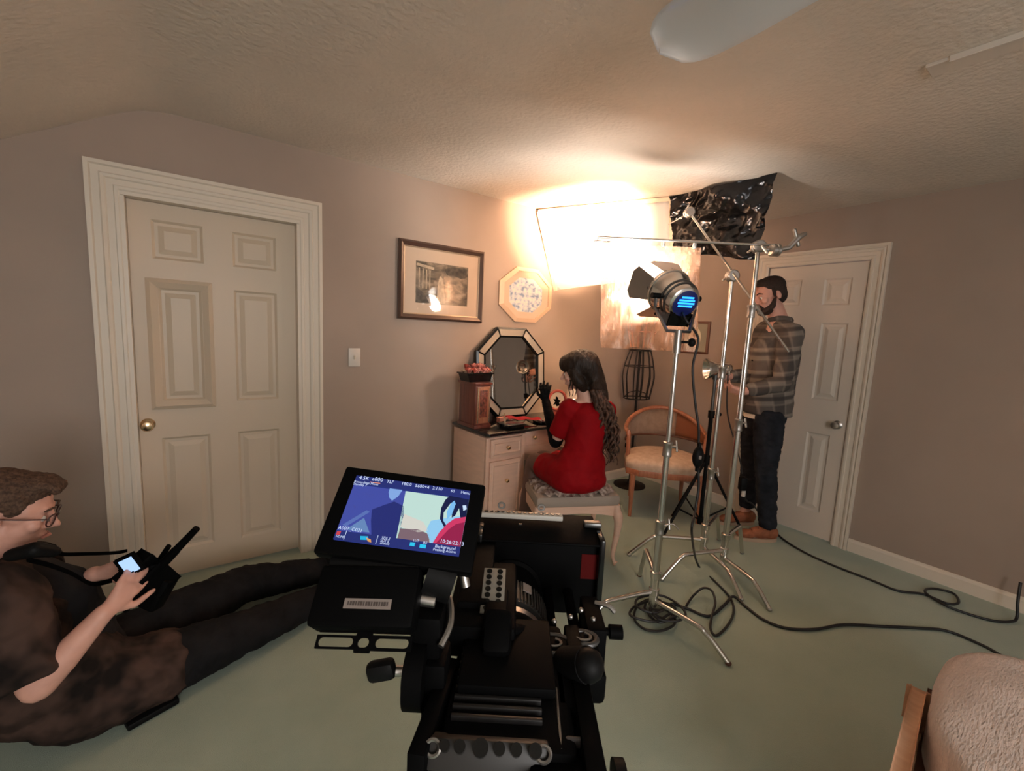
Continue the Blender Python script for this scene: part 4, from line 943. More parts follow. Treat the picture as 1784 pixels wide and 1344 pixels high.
# ---------------------------------------------------------------- cables
def cable(name, pts, r, label, cat='cable', sm=8, m=None):
    b = B(); b.tube(pts, r, 10, smooth=sm); return tag(obj(name, b, m or M['cable']), label, cat)
c0 = back - ax * 0.004 - up * 0.045
cable('lamp_cable', [c0, c0 - ax * 0.05 - up * 0.02, (2.037, 1.236, 1.441), (2.027, 1.243, 1.297), (2.032, 1.215, 1.126), (2.047, 1.191, 0.997), (2.054, 1.186, 0.906)], 0.0062, 'black cable dropping from the par lamp to the inline box')
t_ = wthing('inline_box', 'black oval inline power box hanging on the cable by the lamp stand', 'power box', (2.048, 1.178, 0.846))
pb_ = V3((2.048, 1.178, 0.846))
b = B(); b.ell(pb_, (0.034, 0.026, 0.056), sub=3); b.cyl(pb_ + V3((0, 0, -0.075)), pb_ + V3((0, 0, 0.075)), 0.010, 0.010, 12); fuse('box_body', b, M['rubber'], t_, 0.004, 3)
b = B(); b.box(pb_ + V3((-0.019, -0.022, 0.006)), (0.014, 0.006, 0.018), Matrix.Rotation(-0.6, 3, 'Z'), 0.002); obj('rocker_switch', b, M['labelgrey'], t_)
cable('power_cable', [(2.052, 1.175, 0.795), (2.053, 1.162, 0.690), (2.030, 1.154, 0.576), (1.978, 1.130, 0.476), (2.540, 1.388, 0.020), (2.470, 1.230, 0.008), (2.389, 1.101, 0.008), (2.281, 1.025, 0.008), (2.143, 0.983, 0.008), (2.017, 0.973, 0.008), (2.039, 1.016, 0.009), (2.119, 1.056, 0.020), (2.207, 1.090, 0.050), (2.277, 1.151, 0.060), (2.277, 1.201, 0.050), (2.209, 1.215, 0.020), (2.105, 1.191, 0.009)], 0.0062, 'black power cable looping on the carpet around the foot of the lamp stand')
b = B(); rnd = random.Random(21); pts = []
cpl = V3((1.904, 1.224, 0.010))
for k in range(66):
    a = k * 2 * PI / 11; rr = 0.085 + 0.035 * math.sin(k * 0.37) + rnd.uniform(-.008, .008)
    pts.append(cpl + V3((rr * math.cos(a) * (1.15 + 0.25 * math.sin(k * .21)) + 0.02 * math.sin(k * .5), rr * math.sin(a) * 0.85 + 0.03 * math.cos(k * 0.31), 0.0 + 0.0007 * k + 0.004 * math.sin(k * 1.7))))
b.tube(pts, 0.0062, 8, smooth=5); tag(obj('coiled_cable', b, M['cable']), 'tangled coil of black cable on the carpet at the foot of the lamp stand', 'cable')
cable('floor_cable', [(2.037, 1.237, 0.020), (2.089, 1.166, 0.009), (2.127, 1.075, 0.009), (2.286, 1.079, 0.012), (2.397, 1.087, 0.020), (2.381, 1.008, 0.009), (2.349, 0.904, 0.009), (2.380, 0.807, 0.009), (2.499, 0.722, 0.009), (2.673, 0.653, 0.009), (2.843, 0.531, 0.009), (2.986, 0.425, 0.009), (3.089, 0.335, 0.009), (3.094, 0.209, 0.009), (3.065, 0.115, 0.009), (3.109, -0.036, 0.009)], 0.0072, 'black cable running across the carpet from the lamp stand toward the cream throw')
cable('wall_cable', [(3.598, 1.407, 0.020), (3.476, 1.285, 0.009), (3.381, 1.105, 0.009), (3.348, 0.924, 0.009), (3.350, 0.712, 0.009), (3.346, 0.588, 0.009), (3.438, 0.491, 0.009), (3.432, 0.391, 0.009), (3.506, 0.356, 0.010), (3.608, 0.396, 0.011), (3.563, 0.476, 0.012), (3.461, 0.491, 0.016), (3.376, 0.407, 0.020), (3.397, 0.317, 0.009), (3.436, 0.213, 0.009), (3.525, 0.151, 0.009), (3.566, 0.141, 0.030), (3.582, 0.149, 0.100), (3.625, 0.155, 0.200)], 0.0068, 'black cable with one loop running along the skirting of the right wall')

# ---------------------------------------------------------------- black tripod light stand behind
SK = V3((2.93, 1.62, 0))
t_ = wthing('black_light_stand', 'black tripod light stand with splayed legs between the chrome stands and the man', 'stand', SK)
b = B(); b.cyl(SK + V3((0, 0, 0.12)), SK + V3((0, 0, 0.92)), 0.0135, seg=14); obj('lower_tube', b, M['rubber'], t_)
b = B(); b.cyl(SK + V3((0, 0, 0.90)), SK + V3((0, 0, 1.17)), 0.011, seg=14); obj('upper_tube', b, M['dsteel'], t_)
for z in (0.92, 0.60, 0.14):
    b = B(); b.cyl(SK + V3((0, 0, z - 0.025)), SK + V3((0, 0, z + 0.025)), 0.022, seg=16); cl_ = obj('collar', b, M['rubber'], t_)
    if z > 0.9: b = B(); b.chain([(SK + V3((0.02, -0.01, z)), 0.007), (SK + V3((0.055, -0.03, z)), 0.014)]); obj('lock_knob', b, M['rubber'], cl_)
for ft in ((2.654, 1.740, 0.012), (3.278, 1.467, 0.187), (3.10, 1.95, 0.012)):
    ft = V3(ft); ft.z = 0.012; b = B(); b.cyl(SK + V3((0, 0, 0.60)), ft, 0.010, seg=10); b.ell(ft, 0.012, sub=2); lg = obj('leg', b, M['rubber'], t_)
    b = B(); b.cyl(SK + V3((0, 0, 0.14)), (SK + V3((0, 0, 0.60))).lerp(ft, 0.62), 0.006, seg=8); obj('brace', b, M['rubber'], lg)
# small silver lamp on top, in the man's hands
sl = SK + V3((0, 0, 1.185)); sd_ = V3((-0.72, 0.60, -0.05)).normalized(); Rk = sd_.to_track_quat('Z', 'Y').to_matrix()
t_ = wthing('small_silver_lamp', 'small silver lamp head on the black stand, held by the bearded man', 'lamp', SK + V3((0, 0, 1.17)))
b = B(); b.lathe([(0, -0.10), (0.030, -0.10), (0.042, -0.08), (0.045, 0.0), (0.050, 0.015), (0.072, 0.055), (0.074, 0.07), (0.068, 0.068), (0.045, 0.02), (0, 0.0)], sl + V3((0, 0, 0.055)), Rk, 28); obj('housing', b, M['chrome'], t_)
b = B(); b.lathe([(0, 0.0), (0.043, 0.012), (0.060, 0.045), (0, 0.045)], sl + V3((0, 0, 0.055)), Rk, 24); obj('lens', b, M['pane'], t_)
b = B(); b.cyl(sl - V3((0, 0, 0.02)), sl + V3((0, 0, 0.02)), 0.018, seg=12); obj('spigot', b, M['dsteel'], t_)
cable('hanging_cable', [sl + V3((0.07, -0.05, 0.03)), sl + V3((0.10, -0.06, -0.25)), (3.106, 1.507, 0.688), (3.143, 1.480, 0.563), (3.153, 1.473, 0.496)], 0.005, 'thin black cable hanging in front of the bearded man down to the plug')
t_ = wthing('cable_plug', 'small black plug block hanging beside the bearded man at shin height', 'plug', (3.169, 1.461, 0.429))
pp = V3((3.166, 1.463, 0.424)); b = B(); b.box(pp, (0.05, 0.05, 0.10), Matrix.Rotation(-0.6, 3, 'Z'), 0.012); obj('plug_body', b, M['rubber'], t_)
b = B(); b.box(pp + V3((0.006, -0.01, -0.072)), (0.022, 0.022, 0.045), None, 0.003); obj('white_tag', b, M['plastic_w'], t_)
cable('stand_cable', [pp + V3((0, 0, -0.05)), (3.197, 1.440, 0.301), (3.293, 1.432, 0.250), (3.687, 1.512, 0.020), (3.598, 1.407, 0.020)], 0.006, 'short black cable from the plug block to the carpet behind the brown shoes')

# ---------------------------------------------------------------- wooden chair with cream throw, lower right
t_ = wthing('wooden_bench', 'pale oak rail and post of a low bench at the lower right edge', 'bench', (1.75, -0.15, 0))
r0 = V3((1.722, 0.222, 0.420)); r1 = V3((1.241, 0.168, 0.420)); dr_ = (r1 - r0); dr_.z = 0; dr_.normalize(); pr2 = V3((-dr_.y, dr_.x, 0))
if pr2.x < 0: pr2 = -pr2
rr1 = r0 + dr_ * 0.62
b = B(); M4_ = frame_of(dr_, pr2, (r0 + rr1) / 2); b.box((r0 + rr1) / 2 - V3((0, 0, 0.045)), ((rr1 - r0).length, 0.034, 0.09), M4_.to_3x3(), 0.010); obj('side_rail', b, M['oak'], t_)
for pz in (r0 + dr_ * 0.04, rr1 - dr_ * 0.04, r0 - dr_ * 0.18 + pr2 * 0.56, rr1 - dr_ * 0.04 + pr2 * 0.56):
    b = B(); b.box((pz.x, pz.y, 0.165), (0.036, 0.036, 0.33), M4_.to_3x3(), 0.004); obj('leg', b, M['oak'], t_)
b = B(); c_ = (r0 + rr1) / 2 + pr2 * 0.29; b.box((c_.x - dr_.x * 0.12, c_.y - dr_.y * 0.12, 0.29) , (0.84, 0.54, 0.04), M4_.to_3x3(), 0.004); obj('seat_board', b, M['darkwood'], t_)
b = B(); c2 = V3((c_.x, c_.y, 0.0))
A_, B_, C_ = dr_, pr2, V3((0, 0, 1))
def thr(u, v):
    a = 2 * PI * u; r = v; ca, sa = math.cos(a), math.sin(a); k = (abs(ca) ** 2.5 + abs(sa) ** 2.5) ** (-1 / 2.5)
    e = min(1, r * 1.35); x = ca * k * 0.40 * e; y = sa * k * 0.31 * e
    z = 0.525 - 0.05 * e ** 3 - 0.17 * max(0, (r - 0.74) / 0.26)
    n_ = noise.noise(V3((x * 7, y * 7, z * 6 + 3))) * 0.014
    return c2 + pr2 * (0.050 + y + n_) + dr_ * (x - 0.29 + n_) + V3((0, 0, z - 0.0 + n_))
b.grid(thr, 96, 26); bmesh.ops.remove_doubles(b.bm, verts=b.bm.verts, dist=0.0006)
tag(obj('cream_throw', b, M['throw'], ang=90), 'cream textured throw over a rounded cushion at the lower right corner', 'blanket')

# ---------------------------------------------------------------- cinema camera on its tripod (local frame: x right, y forward)
RG = (0.36, 0.48, 0)
cam_t = thing('cinema_camera', 'large black cinema camera rig with tilted lit monitor in the foreground', 'camera', (RG[0], RG[1], 0.86), math.radians(-36.87))
OFF = V3((0, 0, 0.86))
def gp(name, b, m, parent=None, **k):
    bmesh.ops.translate(b.bm, verts=b.bm.verts, vec=-OFF)
    return obj(name, b, m, parent or cam_t, **k)
def gb(name, c, s, m=None, parent=None, bevel=0.003, rot=None, **k):
    b = B(); b.box(c, s, rot, bevel); return gp(name, b, m or M['black'], parent, **k)
mk, mg, mrub = M['black'], M['blackgloss'], M['rubber']
# body
gb('camera_body', (0.010, -0.080, 0.925), (0.150, 0.210, 0.130), mk, bevel=0.008)
b = B()
for k in range(9): b.box((-0.005, -0.150 + k * 0.0135, 0.993), (0.105, 0.005, 0.007), None, 0.001)
gp('cooling_fins', b, mat('fin_black', (0.012, 0.011, 0.011), 0.45), kind='stuff')
bb = gb('rear_panel', (-0.012, -0.178, 0.978), (0.130, 0.020, 0.030), mat('rear_grey', (0.020, 0.018, 0.017), 0.5), rot=Matrix.Rotation(-0.5, 3, 'X'))
for k, (x, r) in enumerate(((-0.058, .0055), (-0.042, .0062), (-0.020, .0085), (0.000, .0062), (0.018, .0062), (0.038, .007))):
    b = B(); b.cyl((x, -0.184, 0.990), (x, -0.190, 0.998), r, seg=14); gp('port', b, mg, bb)
for x in (-0.071, 0.047):
    b = B(); b.tube([V3((x + 0.0075 * math.cos(a), -0.186 + 0.004 * math.sin(a), 0.990 + 0.006 * math.sin(a))) for a in [2 * PI * k / 20 for k in range(20)]], 0.0022, 6, closed=True); gp('connector_ring', b, M['trims_m'], bb)
gb('top_plate', (0.005, -0.055, 1.000), (0.120, 0.130, 0.014), mk)
gb('side_plate', (0.100, -0.110, 0.945), (0.022, 0.260, 0.100), mk)
gb('side_cover', (0.088, -0.060, 0.975), (0.045, 0.130, 0.030), mk, bevel=0.006)
gb('battery', (0.070, -0.205, 0.925), (0.075, 0.060, 0.110), mk, bevel=0.006)
b = B(); b.tube([V3((0.067, -0.178, 0.988)), V3((0.067, -0.100, 0.992))], 0.0018, 8); gp('side_edge_highlight', b, M['steel'])  # two thin steel tubes stand in for highlight lines along the edges
b = B(); b.tube([V3((0.092, -0.245, 0.984)), V3((0.092, -0.180, 0.986))], 0.0018, 8); gp('rear_edge_highlight', b, M['steel'])
gb('battery_plate', (0.092, -0.165, 0.985), (0.040, 0.006, 0.012), mat('plate_grey', (0.05, 0.045, 0.045), 0.4))
# lens barrel and its ribbed ring
R90 = Matrix.Rotation(-PI / 2, 3, 'X')    # z -> +y
b = B(); b.lathe([(0, 0.0), (0.047, 0.0), (0.047, 0.05), (0.056, 0.055), (0.056, 0.17), (0.062, 0.175), (0.062, 0.23), (0, 0.23)], (0.005, 0.02, 0.935), R90, 40); gp('lens', b, mk)
b = B()
for k in range(64):
    a = 2 * PI * k / 64; b.box((0.005 + 0.064 * math.cos(a), 0.095, 0.935 + 0.064 * math.sin(a)), (0.006, 0.052, 0.0025), Matrix.Rotation(-a, 3, 'Y'))
b.lathe([(0.050, 0), (0.063, 0), (0.063, 0.056), (0.050, 0.056)], (0.005, 0.067, 0.935), R90, 48)
gp('focus_ring', b, mat('ring_grey', (0.030, 0.028, 0.026), 0.45), kind='stuff', smooth=False)
b = B(); b.lathe([(0.058, 0), (0.0605, 0), (0.0605, 0.012), (0.058, 0.012)], (0.005, 0.045, 0.935), R90, 48); gp('lens_ring', b, M['steel'])
gb('ring_label', (0.034, 0.106, 0.996), (0.016, 0.022, 0.002), M['labelgrey'], rot=Matrix.Rotation(0.45, 3, 'Y'), bevel=0)
# mattebox
gb('mattebox_top_flag', (0.055, 0.235, 1.046), (0.235, 0.10, 0.006), mk, rot=Matrix.Rotation(0.16, 3, 'X'))
gb('mattebox_frame', (0.060, 0.205, 0.965), (0.230, 0.012, 0.150), mk)
gb('mattebox_hood', (0.060, 0.260, 0.965), (0.225, 0.100, 0.120), mk)
for x in (-0.058, 0.176): gb('mattebox_side_rail', (x, 0.215, 0.985), (0.012, 0.060, 0.130), mg)
gb('mattebox_reflection', (0.155, 0.200, 0.990), (0.030, 0.004, 0.050), M['red_reflection'], bevel=0, label='dull red reflection painted on the matte box')  # thin red piece imitating a reflection in the glossy panel
gb('mattebox_bolt', (0.165, 0.245, 1.056), (0.035, 0.020, 0.010), M['dsteel'])
# silver cheese rail across the top of the mattebox
rl = gb('cheese_rail', (0.022, 0.250, 1.064), (0.166, 0.018, 0.010), mat('worn_silver', (0.42, 0.40, 0.36), 0.5), bevel=0.002)
b = B()
for k in range(14): b.cyl((-0.050 + k * 0.0112, 0.2505, 1.0685), (-0.050 + k * 0.0112, 0.2505, 1.0702), (0.0044, 0.0032)[k % 2], seg=10)
b2 = b; gp('rail_holes', b2, mg, rl)
b = B()
for x in (-0.020, 0.062):
    b = B(); b.tube([V3((x + 0.006 * math.cos(a), 0.262, 1.078 + 0.006 * math.sin(a))) for a in [2 * PI * k / 14 for k in range(14)]], 0.0022, 6, closed=True); gp('rail_ring', b, M['steel'], rl)
for dx, dz, w_ in ((0, 0, .006), (0.012, -0.004, .010), (-0.012, -0.004, .010), (0.010, -0.011, .008), (0.0, -0.016, .006)): gb('rail_screw', (0.020 + dx, 0.238, 1.050 + dz), (w_, 0.003, 0.003), M['chrome'], rl, bevel=0)
# handle with cheese plate end
hd = gb('top_handle', (-0.015, 0.000, 1.022), (0.034, 0.100, 0.024), mk, bevel=0.006)
hp0, hp1 = V3((-0.026, 0.065, 1.054)), V3((-0.024, -0.010, 1.027))
hc = (hp0 + hp1) / 2; dy = (hp0 - hp1); tilt = math.atan2(dy.z, dy.y); Rt = Matrix.Rotation(tilt, 3, 'X')
hpl = gb('handle_cheese_plate', hc + V3((0.004, 0, -0.003)), (0.0345, dy.length, 0.006), mat('worn_aluminium', (0.30, 0.285, 0.25), 0.5, 0.4), bevel=0.001, rot=Rt)
for i in range(7):
    for j in (-1, 1):
        c_ = hc + V3((0.004, 0, 0)) + Rt @ V3((j * 0.0085, (i - 3) * dy.length / 7.4, 0.0004)); nz = Rt @ V3((0, 0, 1))
        b = B(); b.cyl(c_ - nz * 0.0005, c_ + nz * 0.0006, 0.0044, seg=14); b.cyl(c_, c_ + nz * 0.0009, 0.0020, seg=8); gp('bolt_hole', b, mg, hpl)
gb('handle_neck', (-0.011, -0.035, 1.008), (0.040, 0.060, 0.060), mk, rot=Matrix.Rotation(0.6, 3, 'X'), bevel=0.01)
b = B(); b.tube([V3((-0.055, 0.03, 0.985)), V3((-0.040, -0.02, 1.005)), V3((-0.012, -0.03, 1.02)), V3((0.022, -0.01, 1.0)), V3((0.045, 0.02, 0.985))], 0.010, 10, smooth=5); gp('handle_yoke', b, mk, hd)
# rods and clamps on the right
for x, z in ((0.078, 0.965), (0.118, 0.965)):
    b = B(); b.cyl((x, -0.02, z - 0.03), (x, 0.25, z - 0.03), 0.0095, seg=16); gp('support_rod', b, mk)
for x, y, r in ((0.070, -0.020, 0.026), (0.115, -0.004, 0.020)):
    for dz in (0.0, 0.018):
        b = B(); b.tube([V3((x + r * math.cos(a), y + r * 0.75 * math.sin(a), 0.972 + dz)) for a in [2 * PI * k / 26 for k in range(26)]], 0.0042, 8, closed=True); gp('rod_clamp', b, M['dsteel'])
    b = B(); b.cyl((x, y, 0.955), (x, y, 0.992), r * 0.82, seg=24); gp('clamp_core', b, mk)
    b = B(); b.tube([V3((x + 0.011 * math.cos(a), y + 0.008 * math.sin(a), 0.9935)) for a in [PI + 0.4 + 4 * k / 12 for k in range(13)]], 0.0022, 6); gp('clamp_ring', b, M['trims_m'])
b = B(); b.cyl((0.085, -0.05, 0.985), (0.109, -0.080, 1.010), 0.022, seg=24); b.ell((0.109, -0.080, 1.010), 0.0215, sub=2); gp('rubber_grip', b, mrub)
gb('motor_arm', (0.110, -0.03, 0.960), (0.060, 0.070, 0.045), mk, bevel=0.008)
gb('side_bracket', (0.140, 0.06, 0.955), (0.030, 0.09, 0.07), mk, bevel=0.004)
b = B(); b.cyl((0.165, 0.045, 0.968), (0.185, 0.045, 0.968), 0.011, seg=14); b.cyl((0.15, 0.045, 0.968), (0.167, 0.045, 0.968), 0.006, seg=10); gp('side_knob', b, mk)
b = B(); b.cyl((0.130, -0.165, 0.938), (0.142, -0.165, 0.938), 0.022, seg=20); gp('side_dial', b, mrub)
for p_ in ((0.100, 0.030, 1.000), (0.118, 0.045, 1.002), (0.135, 0.03, 0.998), (0.074, 0.020, 0.998)):
    b = B(); b.ell(p_, 0.0042, sub=2); gp('hex_bolt', b, M['steel'])
b = B(); b.tube([V3((0.148, 0.085, 0.990)), V3((0.168, 0.075, 0.992)), V3((0.178, 0.070, 0.985))], 0.004, 8, smooth=4); gp('cable_hook', b, M['steel'])
# baseplate and quick release
gb('bridge_plate', (0.010, -0.070, 0.850), (0.110, 0.300, 0.022), mk)
# left side: follow focus disc, clutch handle, curved grip
b = B(); b.cyl((-0.118, -0.100, 1.005), (-0.095, -0.100, 1.005), 0.042, seg=36); b.cyl((-0.121, -0.100, 1.005), (-0.118, -0.100, 1.005), 0.030, seg=30); gp('side_disc', b, mk)
b = B(); b.box((-0.150, -0.110, 1.012), (0.036, 0.018, 0.024), Matrix.Rotation(-0.25, 3, 'Y'), 0.007); gp('lever_knob', b, mrub)
b = B(); b.cyl((-0.138, -0.108, 1.010), (-0.112, -0.104, 1.008), 0.0065, seg=12); gp('lever_shaft', b, M['steel'])
b = B(); b.tube([V3((-0.098, -0.04, 1.080)), V3((-0.078, -0.055, 1.078)), V3((-0.070, -0.085, 1.062)), V3((-0.078, -0.110, 1.048))], 0.0045, 8, smooth=6); gp('silver_hook', b, M['steel'])
gb('rosette_mount', (-0.098, -0.075, 1.050), (0.040, 0.060, 0.060), mk, bevel=0.008)
b = B(); b.cyl((-0.105, -0.06, 1.115), (-0.070, -0.06, 1.105), 0.030, seg=30); gp('rosette', b, mrub)
b = B(); b.cyl((-0.108, -0.085, 1.092), (-0.090, -0.085, 1.090), 0.008, seg=12); gp('rosette_bolt', b, M['steel'])
gb('left_arm', (-0.085, -0.09, 0.975), (0.030, 0.05, 0.10), mk, bevel=0.006)
gb('left_side_plate', (-0.078, -0.13, 0.950), (0.020, 0.14, 0.09), mk, rot=Matrix.Rotation(-0.12, 3, 'Z'))
# receiver box under the monitor with label and slotted bracket
bx = frame_of((0.99, 0, 0.03), (0.02, 0.72, 0.69), (-0.170, -0.100, 1.099))
rb_ = B(); rb_.box(bx.translation, (0.125, 0.070, 0.036), bx.to_3x3(), 0.006); rx = gp('receiver_box', rb_, mk)
b = B(); b.cyl(bx @ V3((-0.055, 0.038, -0.006)), bx @ V3((0.058, 0.038, -0.006)), 0.019, seg=20); gp('hinge_barrel', b, mrub, rx)
b = B(); b.box(bx @ V3((0.006, -0.010, 0.0185)), (0.056, 0.011, 0.0015), bx.to_3x3()); lbx = gp('label_plate', b, M['labelgrey'], rx, smooth=False)
b = B(); b.bm.free(); 
b = B()
for k in range(16): b.box(bx @ V3((-0.017 + k * 0.0031, -0.010, 0.0194)), (0.0016 + 0.0006 * (k % 3), 0.0045, 0.0004), bx.to_3x3())
gp('label_print', b, mat('label_ink', (0.06, 0.045, 0.04), 0.6), lbx, kind='stuff', smooth=False)
# slotted bracket
br_ = B()
B0 = bx @ Matrix.Translation((0.004, -0.046, -0.012))
def slot(cx_, w_, h_, n=8):
    r = h_ / 2; pts = []
    for k in range(n + 1): a = -PI / 2 + PI * k / n; pts.append((cx_ + w_ / 2 - r + r * math.cos(a), r * math.sin(a)))
    for k in range(n + 1): a = PI / 2 + PI * k / n; pts.append((cx_ - w_ / 2 + r + r * math.cos(a), r * math.sin(a)))
    return pts
cells = [(-0.058, -0.012, -0.035, 0.042), (-0.012, 0.008, -0.002, 0.014), (0.008, 0.056, 0.032, 0.040)]
for x0_, x1_, cx_, w_ in cells:
    sl_ = slot(cx_, w_, 0.010); n = len(sl_); oc_ = []
    for (x, y) in sl_:
        dx, dy_ = x - cx_, y; hx = ((x1_ - cx_) if dx > 0 else (cx_ - x0_)); s1_ = hx / abs(dx) if abs(dx) > 1e-6 else 1e9; s2_ = 0.0105 / abs(dy_) if abs(dy_) > 1e-6 else 1e9; s_ = min(s1_, s2_); oc_.append((cx_ + dx * s_, dy_ * s_))
    br_.ringprism(oc_, sl_, 0.004, 0.004, B0)
gp('slotted_bracket', br_, mk, rx, smooth=False)
br2 = B(); br2.box(B0 @ V3((0, 0.022, 0.002)), (0.114, 0.024, 0.004), B0.to_3x3()); gp('bracket_plate', br2, mk, rx)
# monitor
MT = [V3((-0.232, 0.005, 1.230)), V3((-0.038, 0.005, 1.213)), V3((-0.045, -0.085, 1.133)), V3((-0.254, -0.085, 1.148))]
mc = sum(MT, V3()) / 4; mx_ = (MT[1] - MT[0]); my_ = (MT[0] - MT[3]); wM = ((MT[1] - MT[0]).length + (MT[2] - MT[3]).length) / 2; hM = my_.length
MF = frame_of(mx_, my_, mc)
mb = B(); mb.box(MF @ V3((0, 0, -0.011)), (wM, hM, 0.022), MF.to_3x3(), 0.004); mon = gp('monitor', mb, mk)
SWd, SHt = wM * 0.80, hM * 0.735
scx, scy = wM * 0.002, hM * 0.015
sM = MF @ Matrix.Translation((scx, scy, 0))
def emis(name, c, s=0.78): return mat(name, (0, 0, 0), 0.25, spec=0.2, emit=c, estr=s)
b = B(); b.box(sM @ V3((0, 0, 0.0004)), (SWd, SHt, 0.0008), MF.to_3x3()); scr = gp('screen', b, emis('screen_navy', (0.022, 0.035, 0.20)), mon, smooth=False, label='lit monitor screen with blue-toned picture')
def sp_(nm, poly, c, lv, m=None):
    pts = [((u - 0.5) * SWd, (0.5 - v) * SHt) for u, v in poly]
    b = B(); b.prism(pts, 0.0003, sM @ Matrix.Translation((0, 0, 0.0006 + lv * 0.0003))); return gp(nm, b, m or emis('screen_' + nm + str(lv), c), scr, smooth=False)
sp_('blue_area', [(0, 0.14), (0.47, 0.14), (0.47, 0.87), (0.0, 0.87)], (0.055, 0.075, 0.36), 1)
sp_('pale_gap', [(0.31, 0.13), (0.42, 0.13), (0.40, 0.24), (0.36, 0.32), (0.33, 0.28), (0.31, 0.2)], (0.22, 0.38, 0.75), 2)
sp_('dark_shape', [(0.31, 0.40), (0.38, 0.33), (0.47, 0.38), (0.50, 0.60), (0.50, 0.87), (0.28, 0.87), (0.24, 0.66), (0.22, 0.5)], (0.020, 0.028, 0.17), 2)
sp_('soft_streak', [(0.03, 0.78), (0.18, 0.52), (0.21, 0.54), (0.06, 0.80)], (0.10, 0.16, 0.45), 3)
sp_('soft_wedge', [(0.07, 0.84), (0.18, 0.64), (0.26, 0.84)], (0.13, 0.24, 0.48), 3)
sp_('pale_panel', [(0.45, 0.14), (1.0, 0.14), (1.0, 0.87), (0.48, 0.87)], (0.52, 0.72, 0.66), 2)
sp_('sky_patch', [(0.72, 0.55), (0.88, 0.45), (1.0, 0.4), (1.0, 0.87), (0.76, 0.87), (0.70, 0.70)], (0.28, 0.58, 0.85), 3)
sp_('white_patch', [(0.49, 0.50), (0.66, 0.58), (0.72, 0.70), (0.64, 0.74), (0.49, 0.70)], (0.66, 0.64, 0.58), 3)
sp_('brown_patch', [(0.49, 0.72), (0.64, 0.70), (0.73, 0.75), (0.75, 0.87), (0.49, 0.87)], (0.20, 0.13, 0.16), 3)
sp_('dark_curls', [(0.83, 0.12), (1.0, 0.14), (1.0, 0.42), (0.955, 0.44), (0.93, 0.30), (0.91, 0.42), (0.885, 0.46), (0.87, 0.30), (0.85, 0.24), (0.81, 0.40), (0.82, 0.52), (0.86, 0.60), (0.84, 0.62), (0.79, 0.50), (0.78, 0.34), (0.80, 0.2)], (0.008, 0.012, 0.06), 4)
sp_('curl_gap', [(0.855, 0.24), (0.88, 0.19), (0.895, 0.24), (0.88, 0.42), (0.85, 0.50), (0.835, 0.38)], (0.20, 0.50, 0.85), 5)
sp_('curl_glint', [(0.955, 0.25), (0.985, 0.24), (0.995, 0.30), (0.97, 0.33)], (0.6, 0.75, 0.95), 5)
sp_('red_shoulder', [(0.775, 0.87), (0.81, 0.70), (0.86, 0.56), (0.91, 0.47), (1.0, 0.42), (1.0, 0.87)], (0.30, 0.015, 0.07), 5)
sp_('red_rim', [(0.775, 0.87), (0.81, 0.70), (0.86, 0.56), (0.91, 0.47), (1.0, 0.42), (1.0, 0.50), (0.93, 0.55), (0.88, 0.64), (0.83, 0.78), (0.80, 0.87)], (0.62, 0.04, 0.13), 6)
sp_('top_bar', [(0, 0), (1, 0), (1, 0.13), (0, 0.13)], (0.020, 0.030, 0.17), 7)
sp_('bottom_bar', [(0, 0.87), (1, 0.87), (1, 1), (0, 1)], (0.020, 0.030, 0.17), 7)
sp_('teal_icon', [(0.20, 0.91), (0.26, 0.90), (0.27, 0.95), (0.21, 0.96)], (0.02, 0.45, 0.75), 8)
sp_('orange_icon', [(0.25, 0.92), (0.29, 0.94), (0.30, 0.98), (0.27, 0.97)], (0.75, 0.35, 0.10), 9)
sp_('red_icon', [(0.01, 0.89), (0.04, 0.88), (0.04, 0.93), (0.01, 0.94)], (0.6, 0.06, 0.08), 8)
sp_('divider', [(0.080, 0.86), (0.084, 0.86), (0.084, 0.99), (0.080, 0.99)], (0.55, 0.65, 0.9), 8)
sp_('divider', [(0.335, 0.87), (0.339, 0.87), (0.339, 0.99), (0.335, 0.99)], (0.55, 0.65, 0.9), 9)
sp_('channel_icon', [(0.60, 0.90), (0.64, 0.90), (0.64, 0.95), (0.60, 0.95)], (0.03, 0.55, 0.85), 8)
sp_('channel_icon', [(0.68, 0.91), (0.73, 0.91), (0.73, 0.96), (0.68, 0.96)], (0.03, 0.55, 0.85), 9)
sp_('record_line', [(0.13, 0.075), (0.22, 0.075), (0.22, 0.085), (0.13, 0.085)], (0.8, 0.3, 0.2), 8)
mt_ = emis('screen_text', (0.62, 0.72, 1.0))
for s_, u, v, sz in (('4.5K', 0.03, 0.060, .0075), ('e800', 0.14, 0.055, .0080), ('TLF', 0.27, 0.060, .0065), ('180.0', 0.40, 0.060, .0065), ('5600+4', 0.52, 0.065, .0065), ('3:110', 0.67, 0.065, .0065), ('60', 0.83, 0.07, .006), ('Menu', 0.92, 0.07, .0058),
                     ('Recordings Menu', 0.0, 0.125, .0048), ('Standby 7', 0.0, 0.165, .0048), ('A007_C021', 0.01, 0.86, .0065), ('10:26:22:13', 0.83, 0.855, .0068), ('Background', 0.80, 0.93, .0056), ('Peaking Active', 0.79, 0.975, .0050), ('SDI 1', 0.37, 0.915, .0052), ('SDI 2', 0.365, 0.95, .0052), ('Status', 0.37, 0.985, .0050), ('HDMI', 0.015, 0.975, .0042), ('LUT', 0.62, 0.885, .0042), ('IRE', 0.70, 0.90, .0042)):
    text('screen_text', s_, sz, mt_, scr, Matrix.Translation(-OFF) @ sM @ Matrix.Translation(((u - 0.5) * SWd, (0.5 - v) * SHt, 0.0042)), 0.0001)
